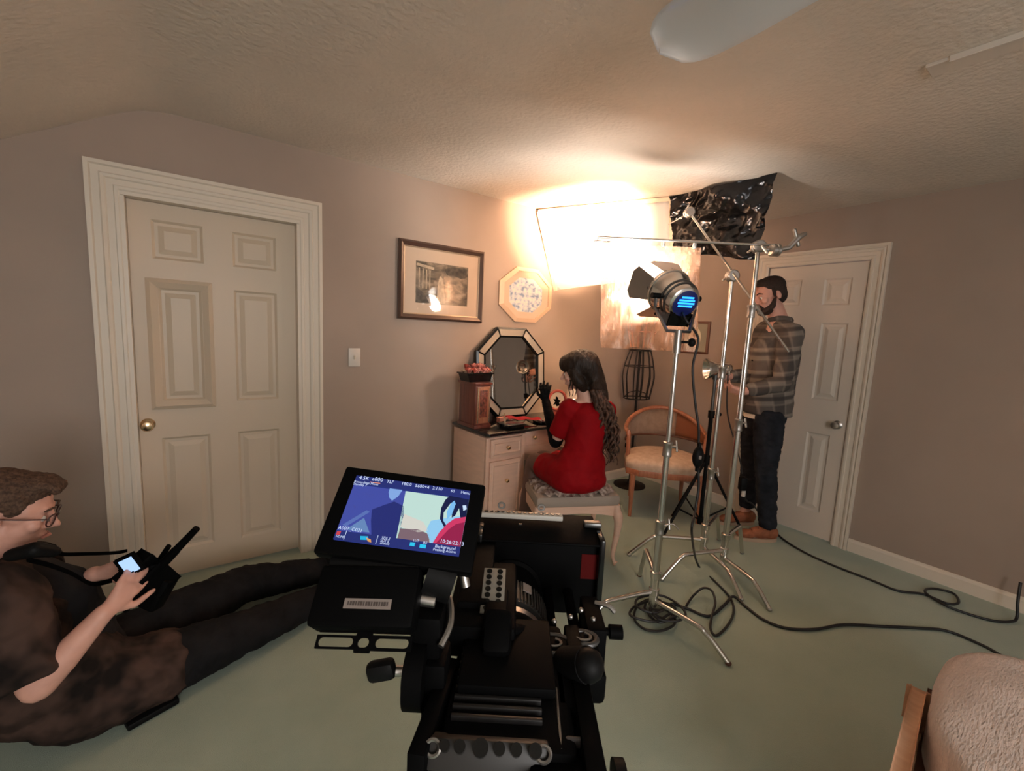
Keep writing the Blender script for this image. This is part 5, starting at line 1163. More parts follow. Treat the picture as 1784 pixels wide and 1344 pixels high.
b = B(); b.cyl(MF @ V3((wM * 0.22, -hM * 0.42, -0.03)), V3((-0.10, -0.06, 1.115)), 0.012, seg=16); b.cyl(MF @ V3((-wM * 0.05, -hM * 0.30, -0.02)), bx @ V3((0, 0.038, -0.006)), 0.016, seg=14); gp('monitor_arm', b, mk)
b = B(); b.cyl(MF @ V3((wM * 0.44, -hM * 0.45, -0.02)), MF @ V3((wM * 0.47, -hM * 0.56, -0.03)), 0.006, seg=12); gp('monitor_screw', b, M['steel'], mon)
gb('cage_arm', (-0.050, 0.10, 1.020), (0.050, 0.20, 0.03), mk, bevel=0.006)
gb('cage_bar', (-0.035, 0.05, 1.000), (0.10, 0.18, 0.05), mk, bevel=0.008)

# tripod
tp = V3((RG[0], RG[1], 0)) + V3((0.6, 0.8, 0)) * -0.07
tt = wthing('camera_tripod', 'black tripod standing directly under the cinema camera', 'tripod', tp)
b = B(); b.lathe([(0, 0.68), (0.045, 0.68), (0.060, 0.72), (0.050, 0.75), (0.048, 0.80), (0.055, 0.82), (0.050, 0.836), (0, 0.836)], tp); obj('fluid_head', b, mk, tt)
b = B(); b.lathe([(0, 0.60), (0.05, 0.60), (0.075, 0.64), (0.078, 0.68), (0.05, 0.682), (0, 0.682)], tp); obj('bowl', b, mk, tt)
for k in range(3):
    a = math.radians(80 + 120 * k); d = V3((math.cos(a), math.sin(a), 0)); s_ = V3((-d.y, d.x, 0))
    b = B()
    for q in (-1, 1): b.cyl(tp + d * 0.06 + s_ * 0.025 * q + V3((0, 0, 0.64)), tp + d * 0.23 + s_ * 0.016 * q + V3((0, 0, 0.28)), 0.010, seg=10)
    b.cyl(tp + d * 0.21 + V3((0, 0, 0.32)), tp + d * 0.345 + V3((0, 0, 0.025)), 0.012, seg=12); b.box(tp + d * 0.22 + V3((0, 0, 0.30)), (0.06, 0.05, 0.05), Matrix.Rotation(a, 3, 'Z'), 0.006)
    lg = obj('leg', b, mk, tt)
    b = B(); b.ell(tp + d * 0.348 + V3((0, 0, 0.018)), (0.024, 0.024, 0.018), sub=2); obj('rubber_foot', b, mrub, lg)

# ---------------------------------------------------------------- people
def hd_frame(c, fwd, up=(0, 0, 1)):
    f = V3(fwd).normalized(); x = f.cross(V3(up)).normalized(); u = x.cross(f)
    return Matrix(((x.x, f.x, u.x, c[0]), (x.y, f.y, u.y, c[1]), (x.z, f.z, u.z, c[2]), (0, 0, 0, 1)))
def head(b, H, s=1.0):
    """x right, y face, z up, origin between the ears"""
    Rm = H.to_3x3()
    def e(c, r, rot=None):
        b.ell(H @ (V3(c) * s), tuple(q * s for q in r), Rm @ rot if rot else Rm, 2)
    e((0, -0.012, 0.040), (0.074, 0.094, 0.080)); e((0, 0.030, 0.030), (0.066, 0.062, 0.072))
    e((0, 0.040, -0.035), (0.054, 0.052, 0.062)); e((0, 0.066, -0.086), (0.024, 0.020, 0.018)); e((0, 0.030, -0.070), (0.046, 0.048, 0.030))
    e((0, 0.082, 0.034), (0.044, 0.014, 0.011)); e((-0.036, 0.066, -0.014), (0.024, 0.022, 0.024)); e((0.036, 0.066, -0.014), (0.024, 0.022, 0.024))
    b.chain([(H @ (V3((0, 0.088, 0.022)) * s), 0.008 * s), (H @ (V3((0, 0.108, -0.012)) * s), 0.0095 * s), (H @ (V3((0, 0.114, -0.020)) * s), 0.0105 * s)], seg=10)
    for q in (-1, 1):
        e((q * 0.012, 0.100, -0.024), (0.008, 0.011, 0.007)); e((q * 0.077, -0.006, 0.000), (0.007, 0.017, 0.029), Matrix.Rotation(q * 0.25, 3, 'Z'))
        e((q * 0.031, 0.073, 0.012), (0.016, 0.013, 0.008))
    e((0, 0.088, -0.050), (0.022, 0.012, 0.006)); e((0, 0.085, -0.060), (0.019, 0.012, 0.007))
def eyes(H, parent, s=1.0):
    for q in (-1, 1):
        b = B(); b.ell(H @ (V3((q * 0.031, 0.079, 0.006)) * s), 0.0105 * s, sub=2); ey = obj('eye', b, M['eye'], parent)
        b = B(); b.ell(H @ (V3((q * 0.031, 0.0865, 0.004)) * s), (0.0045 * s,) * 3, sub=2); obj('iris', b, M['iris'], ey)
def hand(b, wrist, d, palm, s=1.0, curl=(0.5, 0.5, 0.55, 0.6), thumb=0.6, side=1, spread=0.06):
    """d: direction wrist->fingers, palm: normal out of the palm, side: +1 thumb on the (d x palm) side"""
    d = V3(d).normalized(); n = V3(palm); n = (n - d * n.dot(d)).normalized(); t = d.cross(n) * side; w = V3(wrist)
    b.chain([(w - d * 0.01, 0.024 * s), (w + d * 0.03 * s + t * 0.010 * s, 0.021 * s), (w + d * 0.078 * s + t * 0.022 * s, 0.0135 * s)], seg=10)
    b.chain([(w + d * 0.02 * s, 0.020 * s), (w + d * 0.076 * s - t * 0.022 * s, 0.0125 * s)], seg=10); b.chain([(w + d * 0.02 * s, 0.021 * s), (w + d * 0.080 * s, 0.0135 * s)], seg=10)
    Ls = (0.070, 0.078, 0.073, 0.058)
    for k in range(4):
        o = (0.028 - 0.0185 * k) * s; p = w + d * (0.078 - 0.003 * abs(k - 1)) * s + t * o
        a = spread * (1.5 - k); dd_ = (d + t * a).normalized(); ang = 0.0; pts = [(p, 0.0090 * s)]
        for j, fr in enumerate((0.45, 0.32, 0.23)):
            ang += curl[k] * (0.8, 1.0, 0.6)[j]; v = dd_ * math.cos(ang) + n * math.sin(ang); p = p + v * Ls[k] * fr * s; pts.append((p, (0.0083, 0.0077, 0.0068)[j] * s))
        b.chain(pts, seg=10)
    p = w + d * 0.022 * s + t * 0.020 * s; v1 = (t * 0.75 + d * 0.65 + n * thumb * 0.5).normalized(); p1 = p + v1 * 0.042 * s; v2 = (d * 0.8 + t * 0.25 + n * thumb).normalized(); p2 = p1 + v2 * 0.030 * s; p3 = p2 + v2 * 0.024 * s
    b.chain([(p, 0.013 * s), (p1, 0.0105 * s), (p2, 0.0092 * s), (p3, 0.0078 * s)], seg=10)
def mid(a, b_, t=0.5): return V3(a).lerp(V3(b_), t)

def plaid(name, base, dark, light, sc):
    m = bpy.data.materials.new(name); m.use_nodes = True; nt = m.node_tree; L = nt.links; b = nt.nodes['Principled BSDF']; b.inputs['Roughness'].default_value = 0.9
    tc = nt.nodes.new('ShaderNodeTexCoord'); mp = nt.nodes.new('ShaderNodeMapping'); mp.inputs['Rotation'].default_value = (0.1, 0.12, 0.62); L.new(tc.outputs['Object'], mp.inputs[0])
    def stripes(axis, s, ph, wd):
        w_ = nt.nodes.new('ShaderNodeTexWave'); w_.bands_direction = axis; w_.inputs['Scale'].default_value = s; w_.inputs['Distortion'].default_value = 0.5; w_.inputs['Detail'].default_value = 1; w_.inputs['Detail Scale'].default_value = 0.6; w_.inputs['Phase Offset'].default_value = ph
        L.new(mp.outputs[0], w_.inputs['Vector']); r = nt.nodes.new('ShaderNodeValToRGB'); r.color_ramp.elements[0].position = wd; r.color_ramp.elements[1].position = wd + 0.12; L.new(w_.outputs['Fac'], r.inputs[0]); return r.outputs[0]
    cur = None
    def mixc(fac, c, prev, amt=0.85):
        mu = nt.nodes.new('ShaderNodeMath'); mu.operation = 'MULTIPLY'; L.new(fac, mu.inputs[0]); mu.inputs[1].default_value = amt
        mx = nt.nodes.new('ShaderNodeMix'); mx.data_type = 'RGBA'; L.new(mu.outputs[0], mx.inputs['Factor'])
        if isinstance(prev, tuple): mx.inputs['A'].default_value = (*prev, 1)
        else: L.new(prev, mx.inputs['A'])
        mx.inputs['B'].default_value = (*c, 1); return mx.outputs['Result']
    c = mixc(stripes('Z', sc, 0, 0.45), dark, base, 0.6); c = mixc(stripes('X', sc * 0.95, 0.7, 0.5), dark, c, 0.6)
    c = mixc(stripes('Z', sc * 2, 0.3, 0.88), light, c, 0.35); c = mixc(stripes('X', sc * 1.9, 1.4, 0.88), light, c, 0.35); c = mixc(stripes('Z', sc, 3.1, 0.86), dark, c, 0.8)
    L.new(c, b.inputs['Base Color'])
    n2 = nt.nodes.new('ShaderNodeTexNoise'); n2.inputs['Scale'].default_value = 30; bp = nt.nodes.new('ShaderNodeBump'); bp.inputs['Strength'].default_value = 0.3; bp.inputs['Distance'].default_value = 0.004; L.new(tc.outputs['Object'], n2.inputs[0]); L.new(n2.outputs[0], bp.inputs['Height']); L.new(bp.outputs[0], b.inputs['Normal'])
    return m
M['plaid'] = plaid('grey_plaid', (0.21, 0.18, 0.155), (0.035, 0.028, 0.028), (0.30, 0.25, 0.21), 2.0)
M['flannel'] = mat('brown_flannel', (0.072, 0.043, 0.034), 0.95, spec=0.15, col2=(0.012, 0.009, 0.008), vscale=11, detail=2, bump=0.3, bscale=45, bdist=0.004, stretch=(1, 1.4, 1))

# ---- bearded man standing by the right door
F1 = V3((-0.80, 0.60, 0)).normalized(); Lf = V3((-F1.y, F1.x, 0))  # his left
hc_ = V3((3.250, 1.464, 1.759))
nk = V3((3.334, 1.426, 1.606)); shL = V3((3.285, 1.314, 1.500)); shR = V3((3.457, 1.560, 1.523))
elL = V3((3.189, 1.298, 1.172)); elR = V3((3.367, 1.601, 1.185)); wrL = V3((3.047, 1.463, 1.101)); wrR = V3((3.121, 1.632, 1.183))
chest = V3((3.380, 1.443, 1.348)); pel = V3((3.370, 1.450, 0.928)); hipL = V3((3.294, 1.394, 0.902)); hipR = V3((3.421, 1.537, 0.873))
knL = V3((3.278, 1.368, 0.533)); knR = V3((3.483, 1.565, 0.481)); anL = V3((3.352, 1.339, 0.118)); anR = V3((3.512, 1.569, 0.156))
man = wthing('person', 'bearded man in grey plaid shirt and dark jeans standing by the white door', 'person', (anL.x, anL.y, 0))
H = hd_frame(hc_, F1 + V3((0.05, -0.12, -0.30)))
b = B(); head(b, H, 1.06)
b.chain([(hc_ + V3((0.03, -0.01, -0.05)), 0.055), (nk + V3((0.03, 0, -0.03)), 0.060)])
b.chain([(nk + V3((0, 0, -0.06)), 0.07), (chest, 0.12), (pel, 0.12)]); b.chain([(shL, 0.05), (shR, 0.05)])
for sh_, el, wr in ((shL, elL, wrL), (shR, elR, wrR)): b.chain([(sh_, 0.048), (el, 0.038), (wr, 0.026)])
lamp_c = V3((2.93, 1.62, 1.24))
hand(b, wrL, (V3((2.990, 1.579, 1.111)) - wrL), V3((0, 0.6, 0.3)), 1.05, (0.5, 0.55, 0.6, 0.65), 0.5, 1)
hand(b, wrR, (V3((2.976, 1.689, 1.184)) - wrR), V3((0.1, -0.6, -0.2)), 1.05, (0.5, 0.55, 0.6, 0.65), 0.5, -1)
for hp, kn, an in ((hipL, knL, anL), (hipR, knR, anR)): b.chain([(hp, 0.075), (kn, 0.048), (an, 0.036), (V3((an.x, an.y, 0.04)) + F1 * 0.04, 0.028)])
body = fuse('body', b, M['skin'], man, 0.0055, 3)
eyes(H, man, 1.06)
Hr = H.to_3x3()
b = B(); b.ell(H @ V3((0, -0.018, 0.062)), (0.079, 0.096, 0.072), Hr); b.ell(H @ V3((0, -0.060, 0.000)), (0.068, 0.046, 0.070), Hr); b.ell(H @ V3((0, 0.040, 0.104)), (0.054, 0.048, 0.024), Hr)
for q in (-1, 1): b.ell(H @ V3((q * 0.076, 0.018, 0.022)), (0.007, 0.010, 0.034), Hr); b.ell(H @ V3((q * 0.058, -0.034, 0.030)), (0.022, 0.050, 0.056), Hr)
fuse('hair', b, M['beard'], man, 0.006, 3, rumple=(0.002, 60, (1, 1, 1)))
b = B(); b.ell(H @ V3((0, 0.052, -0.088)), (0.050, 0.046, 0.034), Hr); b.ell(H @ V3((0, 0.086, -0.092)), (0.030, 0.022, 0.026), Hr)
for q in (-1, 1): b.chain([(H @ V3((q * 0.070, 0.014, -0.018)), 0.009), (H @ V3((q * 0.060, 0.034, -0.062)), 0.018), (H @ V3((q * 0.034, 0.070, -0.085)), 0.020)], seg=10)
b.chain([(H @ V3((-0.026, 0.088, -0.062)), 0.008), (H @ V3((-0.014, 0.100, -0.042)), 0.007), (H @ V3((0.014, 0.100, -0.042)), 0.007), (H @ V3((0.026, 0.088, -0.062)), 0.008)], seg=8)
fuse('beard', b, M['beard'], man, 0.005, 2, rumple=(0.002, 80, (1, 1, 1)))
for q in (-1, 1): b = B(); b.chain([(H @ V3((q * 0.014, 0.098, 0.034)), 0.0038), (H @ V3((q * 0.032, 0.096, 0.040)), 0.0042), (H @ V3((q * 0.050, 0.082, 0.033)), 0.003)], seg=8); obj('eyebrow', b, M['beard'], man)
# shirt
b = B(); bot = pel + V3((0, 0, 0.0))
b.chain([(nk + V3((0.012, -0.006, -0.050)), 0.068), (nk + V3((0.01, -0.01, -0.085)), 0.088), (chest + V3((0, 0, 0.03)), 0.155), (mid(chest, pel), 0.150), (bot, 0.160)], (True, False), 24)
b.chain([(mid(nk, shL, 0.3) - V3((0, 0, 0.035)), 0.07), (shL + V3((0, 0, -0.01)), 0.073)]); b.chain([(mid(nk, shR, 0.3) - V3((0, 0, 0.035)), 0.07), (shR + V3((0, 0, -0.01)), 0.073)])
b.chain([(shL, 0.076), (mid(shL, elL), 0.066), (elL, 0.058), (wrL - (wrL - elL).normalized() * 0.02, 0.042)], (True, False)); b.chain([(shR, 0.076), (elR, 0.056), (wrR - (wrR - elR).normalized() * 0.02, 0.042)], (True, False))
fuse('shirt', b, M['plaid'], man, 0.008, 4, rumple=(0.006, 11, (1, 1, 0.8)))
b = B(); 
cp = [nk + V3((0.062 * math.cos(a), 0.062 * math.sin(a), 0.010 + 0.012 * math.sin(a - 2))) for a in [2 * PI * k / 16 for k in range(16)]]
b.tube([p + V3((0.012, -0.004, -0.020)) for p in cp], 0.021, 8, closed=True); obj('collar', b, M['plaid'], man)
b = B(); b.lathe([(0.135, 0.0), (0.137, 0.03)], pel + F1 * 0.012 + V3((0, 0, -0.035)), None, 32); obj('tee_hem', b, M['cream'], man)
b = B(); b.ell(mid(chest, pel, 0.6) + F1 * 0.147 + V3((0, 0, 0.10)), (0.006, 0.006, 0.006), sub=2)
for k in range(4): b.ell(mid(chest, pel, 0.1 + 0.25 * k) + F1 * 0.156, (0.006,) * 3, sub=2)
obj('shirt_buttons', b, M['black'], man)
# jeans
b = B(); b.chain([(pel + V3((0, 0, 0.02)), 0.130), (pel - V3((0, 0, 0.05)), 0.125)], (False, True), 24)
for hp, kn, an in ((hipL, knL, anL), (hipR, knR, anR)):
    b.chain([(hp, 0.098), (mid(hp, kn), 0.088), (kn, 0.066), (mid(kn, an, 0.3), 0.068), (V3(an) + V3((0, 0, -0.01)), 0.056)], (True, False), 20)
fuse('jeans', b, M['denim_b'], man, 0.008, 4, rumple=(0.006, 13, (1, 1, 1.6)))
for an, dr2 in ((anL, F1), (anR, F1 * 1 + V3((-0.3, 0, 0)))):
    d = dr2.normalized(); s_ = V3((-d.y, d.x, 0)); g0 = V3((an.x, an.y, 0))
    Rf = Matrix(((s_.x, d.x, 0), (s_.y, d.y, 0), (0, 0, 1)))
    b = B(); b.ell(g0 + d * 0.150 + V3((0, 0, 0.045)), (0.046, 0.078, 0.032), Rf); b.ell(g0 + d * 0.05 + V3((0, 0, 0.058)), (0.043, 0.085, 0.044), Rf); b.ell(g0 - d * 0.03 + V3((0, 0, 0.060)), (0.040, 0.050, 0.050), Rf); b.chain([(g0 + V3((0, 0, 0.06)), 0.045), (g0 + V3((0, 0, 0.11)), 0.046)], (True, False))
    shoe = fuse('shoe', b, M['shoe'], man, 0.006, 3, clip=[(V3((0, 0, 0.022)), V3((0, 0, -1)))])
    b = B(); sol = [(0.044 * math.sin(t) * (1 + 0.12 * math.cos(t)), 0.080 + 0.155 * -math.cos(t)) for t in [2 * PI * k / 30 for k in range(30)]]
    b.prism(sol, 0.024, Matrix(((s_.x, d.x, 0, g0.x), (s_.y, d.y, 0, g0.y), (0, 0, 1, 0.0), (0, 0, 0, 1)))); obj('sole', b, M['sole'], shoe)
    b = B()
    for k in range(4): c_ = g0 + d * (0.075 + 0.022 * k) + V3((0, 0, 0.096 - 0.008 * k)); b.cyl(c_ - s_ * 0.018, c_ + s_ * 0.018, 0.003, seg=6)
    obj('laces', b, M['darkwood'], shoe)

# ---- woman in red on the stool
FW = V3((-0.10, 1, 0)).normalized(); LW = V3((-FW.y, FW.x, 0))
hip = V3((1.886, 1.842, 0.564)); hip.z = 0.585
chw = V3((1.923, 1.839, 0.874)); nkw = V3((1.928, 1.861, 1.051)); hw = V3((1.909, 1.924, 1.199))
sL = V3((1.833, 1.906, 0.985)); sR = V3((2.111, 1.851, 0.965)); eL = V3((1.843, 2.022, 0.750)); wL = V3((1.873, 2.173, 0.983)); eR = V3((2.206, 1.979, 0.719)); wR = V3((2.167, 2.194, 0.777))
kL = V3((1.820, 2.188, 0.576)); kR = V3((1.951, 2.265, 0.557)); aL = V3((1.738, 2.191, 0.070)); aR = V3((1.965, 2.372, 0.070))
hL = hip + LW * 0.09; hR = hip - LW * 0.09
wo = wthing('person', 'woman in red dress and long black glove seated at the dressing table', 'person', (hip.x, hip.y, 0.5))
HW = hd_frame(hw, V3((-0.62, 0.72, -0.22)))
b = B(); head(b, HW, 0.97)
b.chain([(hw + V3((0.01, -0.02, -0.05)), 0.046), (nkw + V3((0, 0, -0.02)), 0.050)]); b.chain([(nkw - V3((0, 0, 0.05)), 0.06), (chw, 0.10), (hip, 0.12)]); b.chain([(sL, 0.040), (nkw - V3((0, 0, 0.03)), 0.045), (sR, 0.040)])
b.chain([(sL, 0.040), (eL, 0.034), (wL, 0.022)]); b.chain([(sR, 0.040), (eR, 0.034), (wR, 0.022)])
hand(b, wL, V3((-0.12, 0.05, 1)), V3((0.6, 0.5, 0.1)), 0.9, (0.55, 0.5, 0.6, 0.7), 0.4, 1, 0.10)
hand(b, wR, wR - eR, V3((0, 0, -1)), 0.9, (0.5, 0.5, 0.5, 0.5), 0.4, 1)
for hh, kk, aa in ((hL, kL, aL), (hR, kR, aR)): b.chain([(hh, 0.085), (kk, 0.055), (mid(kk, aa, 0.35), 0.050), (aa, 0.034), (aa + FW * 0.10 - V3((0, 0, 0.04)), 0.026)])
fuse('body', b, M['skin2'], wo, 0.0055, 3)
eyes(HW, wo, 0.97)
# dress
b = B(); b.chain([(chw + V3((0, 0, 0.05)), 0.112), (chw - V3((0, 0, 0.03)), 0.118), (mid(chw, hip, 0.55), 0.112), (hip + V3((0, 0, 0.02)), 0.152)], (True, True), 24)
b.ell(hip + V3((0.0, 0.02, -0.015)), (0.185, 0.185, 0.098)); b.ell(mid(chw, hip, 0.8) - LW * 0.0, (0.165, 0.14, 0.14))
b.chain([(mid(nkw, sL, 0.45) - V3((0, 0, 0.045)), 0.052), (sL, 0.060), (mid(sL, eL, 0.72), 0.066)], (True, False)); b.chain([(mid(nkw, sR, 0.45) - V3((0, 0, 0.045)), 0.052), (sR, 0.060), (mid(sR, eR, 0.7), 0.062)], (True, False))
b.chain([(sL, 0.052), (nkw - V3((0, 0, 0.075)), 0.068), (sR, 0.052)]); b.chain([(hL + V3((0, 0, 0)), 0.110), (mid(hL, kL, 0.74), 0.080)], (True, False), 20); b.chain([(hR, 0.110), (mid(hR, kR, 0.70), 0.080)], (True, False), 20)
fuse('red_dress', b, M['red'], wo, 0.008, 5, rumple=(0.005, 9, (1, 1, 0.7)), clip=[(V3((0, 0, 0.508)), V3((0, 0, -1)))])
b = B()
for hh, kk, aa in ((hL, kL, aL), (hR, kR, aR)): b.chain([(mid(hh, kk, 0.7), 0.068), (kk, 0.060), (mid(kk, aa, 0.35), 0.055), (aa, 0.038), (aa + FW * 0.10 - V3((0, 0, 0.035)), 0.030)])
fuse('stockings', b, M['stocking'], wo, 0.008, 3)
b = B(); b.chain([(mid(eL, sL, 0.12), 0.042), (eL, 0.041), (wL, 0.028)], (False, True))
hand(b, wL, V3((-0.12, 0.05, 1)), V3((0.6, 0.5, 0.1)), 0.98, (0.55, 0.5, 0.6, 0.7), 0.4, 1, 0.10)
fuse('long_glove', b, M['glove'], wo, 0.005, 2, rumple=(0.002, 22, (1, 1, 2)))
# hair: cap, fringe, long back and wavy locks
Hr = HW.to_3x3()
b = B(); b.ell(HW @ V3((0, -0.020, 0.050)), (0.092, 0.114, 0.092), Hr); b.ell(HW @ V3((0, 0.064, 0.066)), (0.060, 0.044, 0.052), Hr)
b.chain([(HW @ V3((-0.066, 0.02, 0.01)), 0.034), (HW @ V3((-0.070, 0.0, -0.05)), 0.036), (HW @ V3((-0.052, -0.02, -0.095)), 0.024)]); b.chain([(HW @ V3((0.066, 0.0, 0.01)), 0.036), (HW @ V3((0.072, -0.03, -0.08)), 0.038)])
b.chain([(HW @ V3((0, -0.06, 0.03)), 0.080), (HW @ V3((0.015, -0.085, -0.06)), 0.066), ((1.965, 1.784, 1.060), 0.050)])
fuse('hair', b, M['hair_d'], wo, 0.007, 4, rumple=(0.004, 16, (2, 2, 0.5)))
rnd = random.Random(4); b = B()
p0, p1, p2, p3 = [V3(q) for q in ((1.918, 1.781, 1.111), (1.973, 1.729, 0.979), (2.011, 1.713, 0.839), (2.040, 1.729, 0.646))]
for k in range(24):
    ph = rnd.uniform(0, 6.3); ox = rnd.uniform(-0.036, 0.036); oy = rnd.uniform(-0.025, 0.025); ln = rnd.uniform(0.78, 1.0); pts = []; rr = []
    for i in range(26):
        t = i / 25 * ln; q = p0 * (1 - t) ** 3 + p1 * 3 * t * (1 - t) ** 2 + p2 * 3 * t * t * (1 - t) + p3 * t ** 3
        sp2 = 0.8 + 0.6 * math.sin(t * PI); am = 0.017 * min(1, t * 3)
        pts.append(q + V3((0.80, -0.59, 0)) * (ox * sp2 + am * math.sin(t * 22 + ph)) + V3((0.59, 0.8, 0)) * (oy * sp2 + am * math.cos(t * 22 + ph))); rr.append(0.0115 * (1 - 0.75 * (i / 25) ** 2))
    b.tube(pts, rr, 8)
obj('wavy_locks', b, M['hair_wave'], wo, ang=80)
b = B()
for k in range(3):
    q = HW @ V3((-0.050 - 0.004 * k, 0.052 - 0.02 * k, -0.03)); pts = [q + V3((0.006 * math.sin(i * 1.1 + k), 0, -0.013 * i)) for i in range(9)]; b.tube(pts, [0.006 - 0.0005 * i for i in range(9)], 6)
obj('side_curls', b, M['hair_d'], wo, ang=80)

# ---- man sitting on the floor, left
hm = V3((-0.465, 1.870, 0.825)); nm = V3((-0.515, 1.913, 0.676)); shm = V3((-0.460, 1.736, 0.634)); shf = V3((-0.507, 2.229, 0.502))
elm = V3((-0.383, 1.643, 0.392)); wrm = V3((-0.241, 1.663, 0.549)); elf = V3((-0.459, 2.256, 0.252)); wrf = V3((-0.304, 1.982, 0.531))
chm = V3((-0.459, 1.947, 0.448)); bel = V3((-0.399, 1.990, 0.241)); plm = V3((-0.40, 2.00, 0.115))
hN = V3((-0.345, 1.93, 0.115)); hF = V3((-0.34, 2.14, 0.115)); kN = V3((0.115, 2.03, 0.105)); kF = V3((0.164, 2.416, 0.115)); aN = V3((0.50, 2.17, 0.075)); aF = V3((0.56, 2.42, 0.075))
gu = wthing('person', 'young man in glasses and dark plaid shirt sitting on the carpet at left', 'person', plm * 1.0 - V3((0, 0, 0.115)))
HM = hd_frame(hm, V3((0.86, -0.02, -0.27)))
b = B(); head(b, HM, 1.0)
b.chain([(hm + V3((-0.02, 0.0, -0.05)), 0.056), (nm + V3((-0.01, 0, -0.01)), 0.060)]); b.chain([(nm, 0.06), (chm, 0.12), (bel, 0.12), (plm, 0.10)])
b.chain([(shm, 0.05), (elm, 0.042), (mid(elm, wrm, 0.35), 0.040), (wrm, 0.026)], seg=20); b.chain([(shf, 0.05), (elf, 0.040), (wrf, 0.026)])
camc = V3((-0.141, 1.788, 0.579))
hand(b, wrm, V3((-0.172, 1.712, 0.607)) - wrm, V3((0.25, 0.8, 0.25)), 1.03, (0.22, 0.26, 0.32, 0.40), 0.10, -1, 0.05)
hand(b, wrf, V3((-0.209, 1.937, 0.557)) - wrf, V3((0.1, -0.9, -0.2)), 1.0, (0.4, 0.45, 0.5, 0.5), 0.4, 1)
for hh, kk, aa in ((hN, kN, aN), (hF, kF, aF)): b.chain([(hh, 0.08), (kk, 0.05), (aa, 0.036), (aa + V3((0.05, 0.0, 0.06)), 0.028)])
fuse('body', b, M['skin'], gu, 0.0055, 3)
eyes(HM, gu, 1.0)
Hr = HM.to_3x3()
b = B(); b.ell(HM @ V3((0, -0.020, 0.062)), (0.077, 0.098, 0.072), Hr); b.ell(HM @ V3((0, 0.046, 0.104)), (0.056, 0.052, 0.026), Hr); b.chain([(HM @ V3((-0.036, 0.090, 0.096)), 0.012), (HM @ V3((0.036, 0.090, 0.096)), 0.012)]); b.ell(HM @ V3((0, -0.055, 0.010)), (0.064, 0.050, 0.068), Hr)
for q in (-1, 1): b.ell(HM @ V3((q * 0.066, 0.014, 0.050)), (0.011, 0.030, 0.034), Hr)
fuse('hair', b, M['hair_s'], gu, 0.0055, 3, rumple=(0.003, 50, (1, 1, 1)))
for q in (-1, 1): b = B(); b.chain([(HM @ V3((q * 0.014, 0.098, 0.036)), 0.0030), (HM @ V3((q * 0.032, 0.097, 0.041)), 0.0034), (HM @ V3((q * 0.050, 0.084, 0.034)), 0.0024)], seg=8); obj('eyebrow', b, M['hair_s'], gu)
b = B(); b.chain([(HM @ V3((-0.022, 0.095, -0.056)), 0.0045), (HM @ V3((0, 0.104, -0.054)), 0.0055), (HM @ V3((0.022, 0.095, -0.056)), 0.0045)], seg=8); obj('lips', b, M['lip'], gu)
# glasses
gl_ = B()
for q in (-1, 1):
    pts = [HM @ V3((q * 0.033 + 0.024 * abs(math.cos(a)) ** 0.7 * (1 if math.cos(a) > 0 else -1), 0.106 - 0.010 * abs(math.cos(a)) * (1 if q * math.cos(a) > 0 else 0), 0.006 + 0.019 * abs(math.sin(a)) ** 0.7 * (1 if math.sin(a) > 0 else -1))) for a in [2 * PI * k / 24 for k in range(24)]]
    gl_.tube(pts, 0.0021, 6, closed=True); gl_.tube([HM @ V3((q * 0.058, 0.098, 0.014)), HM @ V3((q * 0.078, 0.05, 0.016)), HM @ V3((q * 0.084, -0.005, 0.014)), HM @ V3((q * 0.082, -0.022, -0.008))], 0.0021, 6)
gl_.tube([HM @ V3((-0.010, 0.108, 0.010)), HM @ V3((0, 0.110, 0.013)), HM @ V3((0.010, 0.108, 0.010))], 0.0021, 6)
go = obj('glasses', gl_, mat('brown_frames', (0.06, 0.020, 0.016), 0.3), gu)
for q in (-1, 1):
    b = B(); b.prism([(0.022 * math.cos(a), 0.017 * math.sin(a)) for a in [2 * PI * k / 20 for k in range(20)]], 0.001, HM @ Matrix(((1, 0, 0, q * 0.033), (0, 0, 1, 0.104), (0, 1, 0, 0.006), (0, 0, 0, 1)))); obj('lens', b, M['pane'], go)
# tee and open flannel
b = B(); b.chain([(nm - V3((-0.01, 0, 0.04)), 0.078), (chm + V3((0.012, 0.03, 0.0)), 0.150), (bel + V3((0.01, 0.03, 0.02)), 0.135), (plm + V3((0.05, 0.03, 0.05)), 0.120)], (True, True), 24)
b.chain([(nm - V3((0, 0, 0.03)), 0.070), (nm + V3((0, 0, 0.0)), 0.062)], (True, False)); fuse('tee', b, M['tee'], gu, 0.008, 4, rumple=(0.006, 9, (1, 1, 1)), clip=[(V3((0, 0, 0.012)), V3((0, 0, -1)))])
b = B(); b.chain([(nm - V3((0.06, 0.02, 0.06)), 0.078), (chm - V3((0.045, 0.05, 0.01)), 0.158), (bel - V3((0.05, 0.04, 0.02)), 0.160), (plm + V3((-0.01, -0.02, 0.04)), 0.150)], (True, True), 24)
b.chain([(chm - V3((0.02, 0.08, 0.06)), 0.11), (bel + V3((0.06, -0.03, -0.04)), 0.115), (hN + V3((-0.02, 0.0, 0.01)), 0.136), (hN + V3((0.10, 0.02, 0.01)), 0.136), (hN + V3((0.19, 0.04, 0.0)), 0.130)])
b.chain([(shm, 0.088), (mid(shm, elm), 0.082), (mid(shm, elm, 0.90), 0.078)], (True, False), 20)
b.chain([(mid(nm, shm, 0.4) - V3((0, 0, 0.04)), 0.075), (shm, 0.085)]); b.chain([(shf, 0.078), (elf, 0.064), (mid(elf, wrf, 0.35), 0.058)], (True, False))
fuse('flannel_shirt', b, M['flannel'], gu, 0.008, 4, rumple=(0.010, 8, (1, 1, 1)), clip=[(V3((0, 0, 0.004)), V3((0, 0, -1)))])
b = B()
